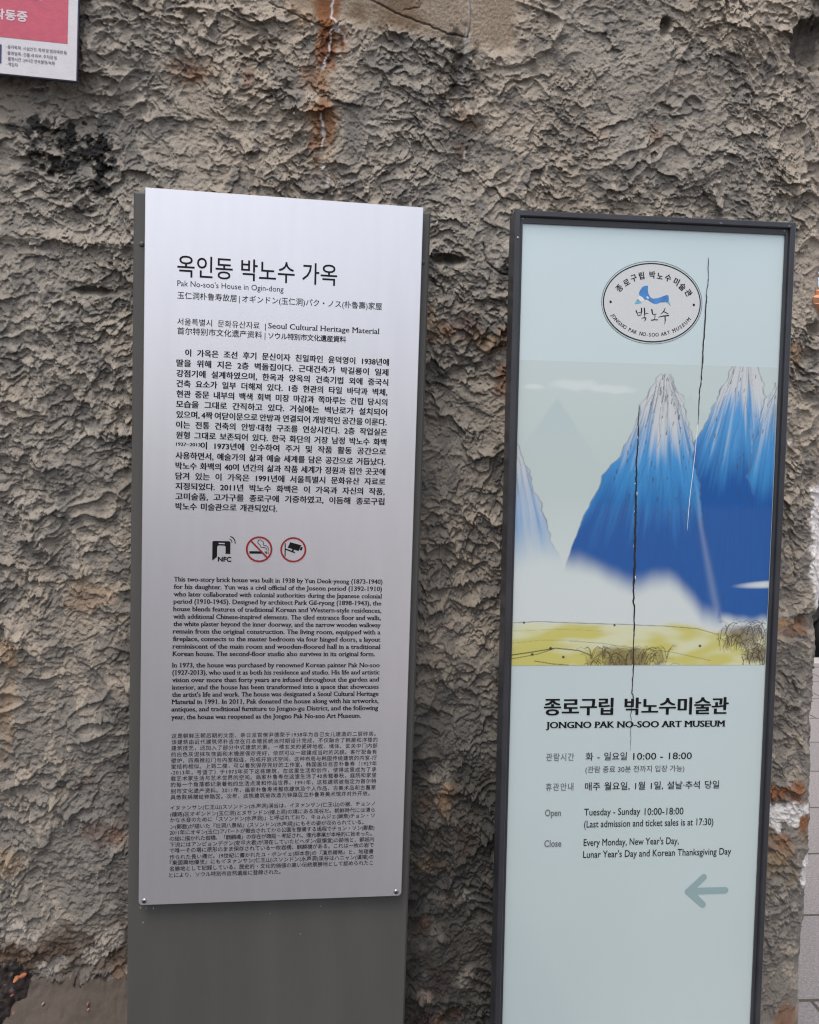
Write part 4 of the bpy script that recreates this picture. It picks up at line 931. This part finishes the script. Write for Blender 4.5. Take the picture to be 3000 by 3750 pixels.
# ------------------------------------------------------------------ ground, kerb, footing, street behind the wall's end
def paving_mat():
    m = bpy.data.materials.new('granite_paving'); m.use_nodes = True; n = m.node_tree; b = n.nodes['Principled BSDF']
    tc = n.nodes.new('ShaderNodeTexCoord'); mp = n.nodes.new('ShaderNodeMapping'); mp.inputs['Rotation'].default_value = (0, 0, math.radians(-4)); mp.inputs['Location'].default_value = (.22, .03, 0)
    n.links.new(tc.outputs['Object'], mp.inputs[0])
    br = n.nodes.new('ShaderNodeTexBrick'); br.inputs['Scale'].default_value = 1.0; br.inputs['Brick Width'].default_value = .62; br.inputs['Row Height'].default_value = .41
    br.inputs['Mortar Size'].default_value = .006; br.inputs['Mortar Smooth'].default_value = .2; br.inputs['Bias'].default_value = -.2
    br.inputs['Color1'].default_value = (.23, .205, .198, 1); br.inputs['Color2'].default_value = (.195, .178, .174, 1); br.inputs['Mortar'].default_value = (.07, .055, .045, 1)
    n.links.new(mp.outputs[0], br.inputs['Vector'])
    t = n.nodes.new('ShaderNodeTexNoise'); t.inputs['Scale'].default_value = 130; t.inputs['Detail'].default_value = 6; t.inputs['Roughness'].default_value = .75; n.links.new(tc.outputs['Object'], t.inputs['Vector'])
    mr = n.nodes.new('ShaderNodeMapRange'); mr.inputs[1].default_value = .3; mr.inputs[2].default_value = .7; mr.inputs[3].default_value = .55; mr.inputs[4].default_value = 1.35; n.links.new(t.outputs[0], mr.inputs[0])
    mx = n.nodes.new('ShaderNodeMix'); mx.data_type = 'RGBA'; mx.blend_type = 'MULTIPLY'; mx.inputs[0].default_value = 1
    n.links.new(br.outputs[0], mx.inputs[6]); n.links.new(mr.outputs[0], mx.inputs[7]); n.links.new(mx.outputs[2], b.inputs['Base Color'])
    b.inputs['Roughness'].default_value = .85
    bp = n.nodes.new('ShaderNodeBump'); bp.inputs['Strength'].default_value = .6; bp.inputs['Distance'].default_value = .006
    ad = n.nodes.new('ShaderNodeMath'); ad.operation = 'MULTIPLY_ADD'; ad.inputs[1].default_value = -1.5
    n.links.new(br.outputs['Fac'], ad.inputs[0]); n.links.new(t.outputs[0], ad.inputs[2]); n.links.new(ad.outputs[0], bp.inputs['Height']); n.links.new(bp.outputs[0], b.inputs['Normal'])
    return m
b = MB(); b.add([(-40, -40, 0), (40, -40, 0), (40, 6.05, 0), (-40, 6.05, 0)], [(0, 1, 2, 3)]); o = b.build('pavement', paving_mat()); o['kind'] = 'structure'
b = MB(); b.add([(-40, -40, .004), (.62, -40, .004), (.62, 1.9, .004), (-40, 1.9, .004)], [(0, 1, 2, 3)]); o = b.build('unseen_dark_ground', mat('unseen_ground_asphalt', (.045, .044, .043), .9, noise=.25, nscale=50, bump=.4)); o['kind'] = 'structure'  # unseen dark ground added to cut bounce and darken the plaque's lower reflection
b = MB(); b.box(-40, 40, 6.05, 6.23, -.10, .012, .006); o = b.build('kerb', mat('kerb_stone', (.34, .33, .31), .85, noise=.2, nscale=40, bump=.3)); o['kind'] = 'structure'
b = MB(); b.add([(-150, 6.23, -.10), (150, 6.23, -.10), (150, 200, -.10), (-150, 200, -.10)], [(0, 1, 2, 3)]); o = b.build('road', mat('asphalt', (.05, .05, .052), .9, noise=.2, nscale=60, bump=.4)); o['kind'] = 'structure'

def footing():
    """low concrete footing at the wall's foot, with a heap of soil at its left end"""
    s0 = -1.2; s1 = wall_st(470, 3600)[0] + .10
    s = np.arange(s0, s1, .0025); tt = np.arange(0, .34, .0025)
    Sg, Tg = np.meshgrid(s, tt)
    zj = wall_st(250, 3545)[1]
    zjun = zj + .006 * fbm(Sg * 9, Sg * 0, 301, 3) - .012 * sstep(s1 - .22, s1 - .08, Sg)
    ang = math.radians(52)
    d0 = -.012
    rnd = np.where(Tg < .26, Tg, .26)
    out = d0 + rnd * math.cos(ang); zz = zjun - rnd * math.sin(ang)
    zz = np.where(Tg >= .26, zz - (Tg - .26) * 9, zz)
    bump_ = .0022 * fbm(Sg * 30, Tg * 30, 303, 3) + .0009 * fbm(Sg * 110, Tg * 60, 305, 3) - .0025 * sstep(.35, .8, gnoise(Sg * 80, Tg * 40, 307))
    bump_ += .010 * sstep(.035, 0, Tg) * fbm(Sg * 50, Tg * 50, 309, 3)
    out = out + bump_ * math.sin(ang); zz = np.maximum(zz + bump_ * math.cos(ang), 0)
    P = WO + WX * Sg.ravel()[:, None] + WN * out.ravel()[:, None]; P[:, 2] = zz.ravel()
    idx = np.arange(Sg.size).reshape(Sg.shape)
    q = np.stack([idx[1:, :-1], idx[1:, 1:], idx[:-1, 1:], idx[:-1, :-1]], -1).reshape(-1, 4)
    # end face so that it reads as a solid block
    right = idx[:, -1]; nv = len(P); extra = []
    for i in right: extra.append(WO + WX * (s1 - .001) + WN * -.012 + np.array([0, 0, P[i, 2] - 0 * WO[2]]) - np.array([0, 0, WO[2]]))
    P2 = np.vstack([P, np.array(extra)]); e = np.arange(nv, nv + len(right))
    q = np.vstack([q, np.stack([right[:-1], e[:-1], e[1:], right[1:]], -1)])
    C = np.array([.072, .058, .049])[None, :] * (1 + .14 * fbm(Sg * 12, Tg * 12, 311, 4).ravel()[:, None])
    edge_ = (sstep(.03, 0, Tg + .012 * fbm(Sg * 40, Tg * 40, 313, 3)) * .6).ravel()[:, None]; C = C * (1 - edge_) + np.array([.045, .038, .032]) * edge_
    me = bpy.data.meshes.new('concrete_footing'); quick_mesh(me, P2, q); tint(me, np.vstack([C, np.tile([.15, .13, .11], (len(right), 1))]))
    me.materials.append(attr_mat('footing_concrete', .9, .2, 0, .35, 500, .10, 300)); o = bpy.data.objects.new('concrete_footing', me); COL.objects.link(o)
    tag(o, 'smooth sloping concrete footing at the bottom of the wall, lower left', 'footing')
    # soil
    def on_slope(px, py, lift=.0):
        # point of the sloping face seen at this place in the photo
        dv = ray(px, py); n = WN * math.sin(ang) + np.array([0, 0, math.cos(ang)]); O = WO + WN * d0; O = O.copy(); O[2] = zj
        P_ = CP + dv * (((O - CP) @ n) / (dv @ n)); return P_ + n * lift, n
    dn = np.array([0, 0, -math.sin(ang)]) + WN * math.cos(ang)
    A, n = on_slope(60, 3560)
    gs = np.arange(-.30, .12, .0022); gt = np.arange(-.06, .12, .0022); GS, GT = np.meshgrid(gs, gt)
    lim = np.interp(GT, [-.06, -.02, .0, .04, .07, .12], [.045, .042, .040, .020, -.005, -.045]) + .012 * fbm(GS * 40, GT * 40, 321, 3)
    m = sstep(.012, -.035, GS - lim)
    hh = m * (.020 + .010 * fbm(GS * 45, GT * 45, 323, 3) + .006 * np.abs(gnoise(GS * 140, GT * 140, 325))) - .004
    P = A + WX * GS.ravel()[:, None] + dn * GT.ravel()[:, None] + n * hh.ravel()[:, None]
    idx = np.arange(GS.size).reshape(GS.shape); q = np.stack([idx[1:, :-1], idx[1:, 1:], idx[:-1, 1:], idx[:-1, :-1]], -1).reshape(-1, 4)
    rs = gnoise(GS * 160, GT * 160, 327).ravel(); C = np.tile([.026, .021, .020], (len(P), 1)) * (1 + .5 * rs[:, None]); C = np.where((rs > .55)[:, None], np.array([.10, .085, .075]), C)
    me = bpy.data.meshes.new('soil'); quick_mesh(me, P, q); tint(me, np.clip(C, .004, 1)); me.materials.append(attr_mat('dark_soil', .95, .15, 0, .6, 700, .3, 400))
    o = bpy.data.objects.new('soil', me); COL.objects.link(o); o['kind'] = 'stuff'; o['label'] = 'dark crumbly soil heaped on the footing at lower left'
    # dry orange leaf scraps
    rr = random.Random(8)
    for i, (px, py, L, a, colr, lab) in enumerate(((101, 3577, 0.0136, .4, srgb(128, 62, 26), 'largest orange leaf scrap, lying on the dark soil'), (77, 3590, 0.0122, 1.0, srgb(140, 82, 38), 'pale yellow-orange leaf scrap beside the largest one on the soil'),
                                         (230, 3588, 0.0109, .9, srgb(128, 66, 34), 'lone orange leaf scrap on the clean concrete footing below the wall joint'), (159, 3676, 0.0061, .9, srgb(130, 98, 78), 'tiny pale leaf scrap in the middle of the footing'),
                                         (68, 3711, 0.0061, 1.2, srgb(112, 68, 48), 'small orange leaf scrap low on the edge of the soil'), (62, 3648, 0.0061, .6, srgb(110, 48, 30), 'small red-orange leaf scrap in the dark soil'),
                                         (323, 3676, 0.0068, 1.3, srgb(110, 60, 42), 'rusty leaf scrap near the slab at lower left'), (325, 3697, 0.0048, .8, srgb(126, 90, 68), 'pale leaf sliver just below the rusty scrap'))):
        onsoil = px < 105
        c, n = on_slope(px, py, .026 if onsoil else .0025)
        ex = WX * math.cos(a) - dn * math.sin(a); ey = np.cross(n, ex); pts = []
        for k in range(9):
            t = k / 8; wv = .36 * L * math.sin(math.pi * t) ** .8 * (1 - .25 * t); cu_ = .25 * L * (t - .5) ** 2 * 4 * .3
            p = c + ex * (t - .5) * L; pts += [p + ey * wv + n * cu_ * 1.5, p + n * cu_ * .6, p - ey * wv * .8 + n * cu_ * 1.7]
        b = MB(); b.add(pts, [(3 * k + j, 3 * k + j + 1, 3 * k + j + 4, 3 * k + j + 3) for k in range(8) for j in range(2)])
        o = b.build('leaf_scrap', mat('dry_leaf_%d' % i, colr, .6, noise=.2, nscale=200), None, True); tag(o, lab, 'leaf', 'leaf scraps on the footing')
        o.modifiers.new('thickness', 'SOLIDIFY').thickness = .0004
    # thin dark root hanging over the footing
    b = MB(); ps = [on_slope(*p, .004)[0] for p in ((293, 3564), (283, 3572), (276, 3584), (272, 3600), (271, 3612))]
    rad = [.0008, .0012, .0013, .0020, .0012]
    n_ = 8; vs = []
    for p, r_ in zip(ps, rad): vs += [p + WX * r_ * math.cos(2 * math.pi * j / n_) + n * r_ * math.sin(2 * math.pi * j / n_) for j in range(n_)]
    b.add(vs, [(k * n_ + j, k * n_ + (j + 1) % n_, (k + 1) * n_ + (j + 1) % n_, (k + 1) * n_ + j) for k in range(4) for j in range(n_)] + [tuple(range(n_ - 1, -1, -1)), tuple(range(4 * n_, 5 * n_))])
    o = b.build('root', mat('dark_root', (.035, .015, .018), .7), None, True); tag(o, 'thin dark reddish root hanging over the concrete footing', 'root')
footing()

def brown_leaf():
    """withered leaf lodged at the free end of the wall"""
    d = ray(2986, 1088); P0 = CP + d * (((WO - CP) @ WN) / (d @ WN) - .008)
    b = MB(); out = [(0, 0), (.012, .008), (.010, .016), (.022, .022), (.020, .030), (.034, .034), (.046, .028), (.056, .012), (.052, -.004), (.058, -.016), (.044, -.026), (.040, -.038), (.026, -.030), (.016, -.034), (.010, -.018), (.004, -.012)]
    vs = []
    for lay in (0, .0006):
        for a, c in out: vs.append(P0 + np.array([a - .004, .02 * math.sin(a * 60) + lay, c * .9]))
    n = len(out); tri = tessellate_polygon([[Vector((a, c, 0)) for a, c in out]])
    b.add(vs, [tuple(t) for t in tri] + [tuple(i + n for i in t[::-1]) for t in tri] + [(i, (i + 1) % n, (i + 1) % n + n, i + n) for i in range(n)])
    tag(b.build('withered_leaf', mat('withered_leaf', srgb(196, 138, 104), .7, noise=.15, nscale=90)), 'brown withered leaf stuck at the right end of the wall', 'leaf')
brown_leaf()

def parked_car():
    """dark parked car across the pavement, only a sliver of it seen past the wall"""
    M = Matrix.Translation((5.15, 7.15, -.10)) @ Matrix.Rotation(math.radians(0), 4, 'Z')
    root = empty('parked_car', M); tag(root, 'black parked car with silver trim beyond the end of the wall', 'car')
    paint = mat('black_car_paint', (.008, .008, .010), .2, 0, 1.0); glass = mat('car_glass', (.01, .012, .014), .05); chrome = mat('car_chrome', (.55, .56, .60), .25, .9); tyre = mat('tyre_rubber', (.012, .012, .012), .85); rim = mat('wheel_rim', (.4, .4, .42), .3, .9)
    st = [(-2.25, .52, .78, .70), (-2.15, .30, .90, .82), (-1.6, .24, .98, .88), (-.9, .22, 1.02, .90), (.2, .22, 1.02, .90), (1.3, .22, 1.0, .90), (1.9, .25, .95, .88), (2.2, .35, .85, .80), (2.28, .5, .75, .7)]
    b = MB(); n = 12
    for x, z0, z1, hw in st:
        for i in range(n):
            a = 2 * math.pi * i / n + math.pi / n; c, s = math.cos(a), math.sin(a); p = lambda q: math.copysign(abs(q) ** .45, q)
            b.v.append((x, hw * p(c), (z0 + z1) / 2 + (z1 - z0) / 2 * p(s)))
    for k in range(len(st) - 1):
        for i in range(n): b.f.append((k * n + i, k * n + (i + 1) % n, (k + 1) * n + (i + 1) % n, (k + 1) * n + i))
    b.f += [tuple(range(n - 1, -1, -1)), tuple(range((len(st) - 1) * n, len(st) * n))]
    body = b.build('body', paint, root, True)
    b = MB(); cab = [(-2.0, .95, .95, .78, .78), (-1.2, .98, 1.47, .82, .62), (.3, .98, 1.50, .82, .64), (1.25, .96, 1.0, .80, .76)]
    for x, z0, z1, h0, h1 in cab: b.v += [(x, -h0, z0), (x, h0, z0), (x, h1, z1), (x, -h1, z1)]
    for k in range(3):
        for i in range(4): b.f.append((k * 4 + i, k * 4 + (i + 1) % 4, (k + 1) * 4 + (i + 1) % 4, (k + 1) * 4 + i))
    b.f += [(3, 2, 1, 0), (12, 13, 14, 15)]; b.build('cabin', glass, root)
    for sx in (-1.4, 1.4):
        for sy in (-.80, .80):
            b = MB(); m_ = 24
            for yy, r_ in ((sy - .10, .30), (sy - .08, .33), (sy + .08, .33), (sy + .10, .30)):
                b.v += [(sx + r_ * math.cos(2 * math.pi * i / m_), yy, .33 + r_ * math.sin(2 * math.pi * i / m_)) for i in range(m_)]
            for k in range(3):
                for i in range(m_): b.f.append((k * m_ + i, k * m_ + (i + 1) % m_, (k + 1) * m_ + (i + 1) % m_, (k + 1) * m_ + i))
            b.f += [tuple(range(m_ - 1, -1, -1)), tuple(range(3 * m_, 4 * m_))]
            wh = b.build('wheel', tyre, root, True)
            b = MB(); yy = sy + math.copysign(.105, sy); b.v = [(sx + .2 * math.cos(2 * math.pi * i / m_), yy + d_, .33 + .2 * math.sin(2 * math.pi * i / m_)) for d_ in (0, .004) for i in range(m_)]
            b.f = [tuple(range(m_)), tuple(range(2 * m_ - 1, m_ - 1, -1))] + [(i, (i + 1) % m_, m_ + (i + 1) % m_, m_ + i) for i in range(m_)]; b.build('rim', rim, wh)
    b = MB(); b.box(-2.20, 2.2, -.935, -.905, .62, .68, .005); b.build('trim_strip', chrome, root)
    for sy in (-.6, .6):
        b = MB(); b.box(-2.30, -2.2, sy - .16, sy + .16, .62, .74, .01); b.build('taillight', mat('tail_red', (.25, .01, .01), .2), root)
        b = MB(); b.box(2.2, 2.31, sy - .16, sy + .16, .60, .72, .01); b.build('headlight', mat('head_glass', (.6, .6, .62), .1), root)
parked_car()
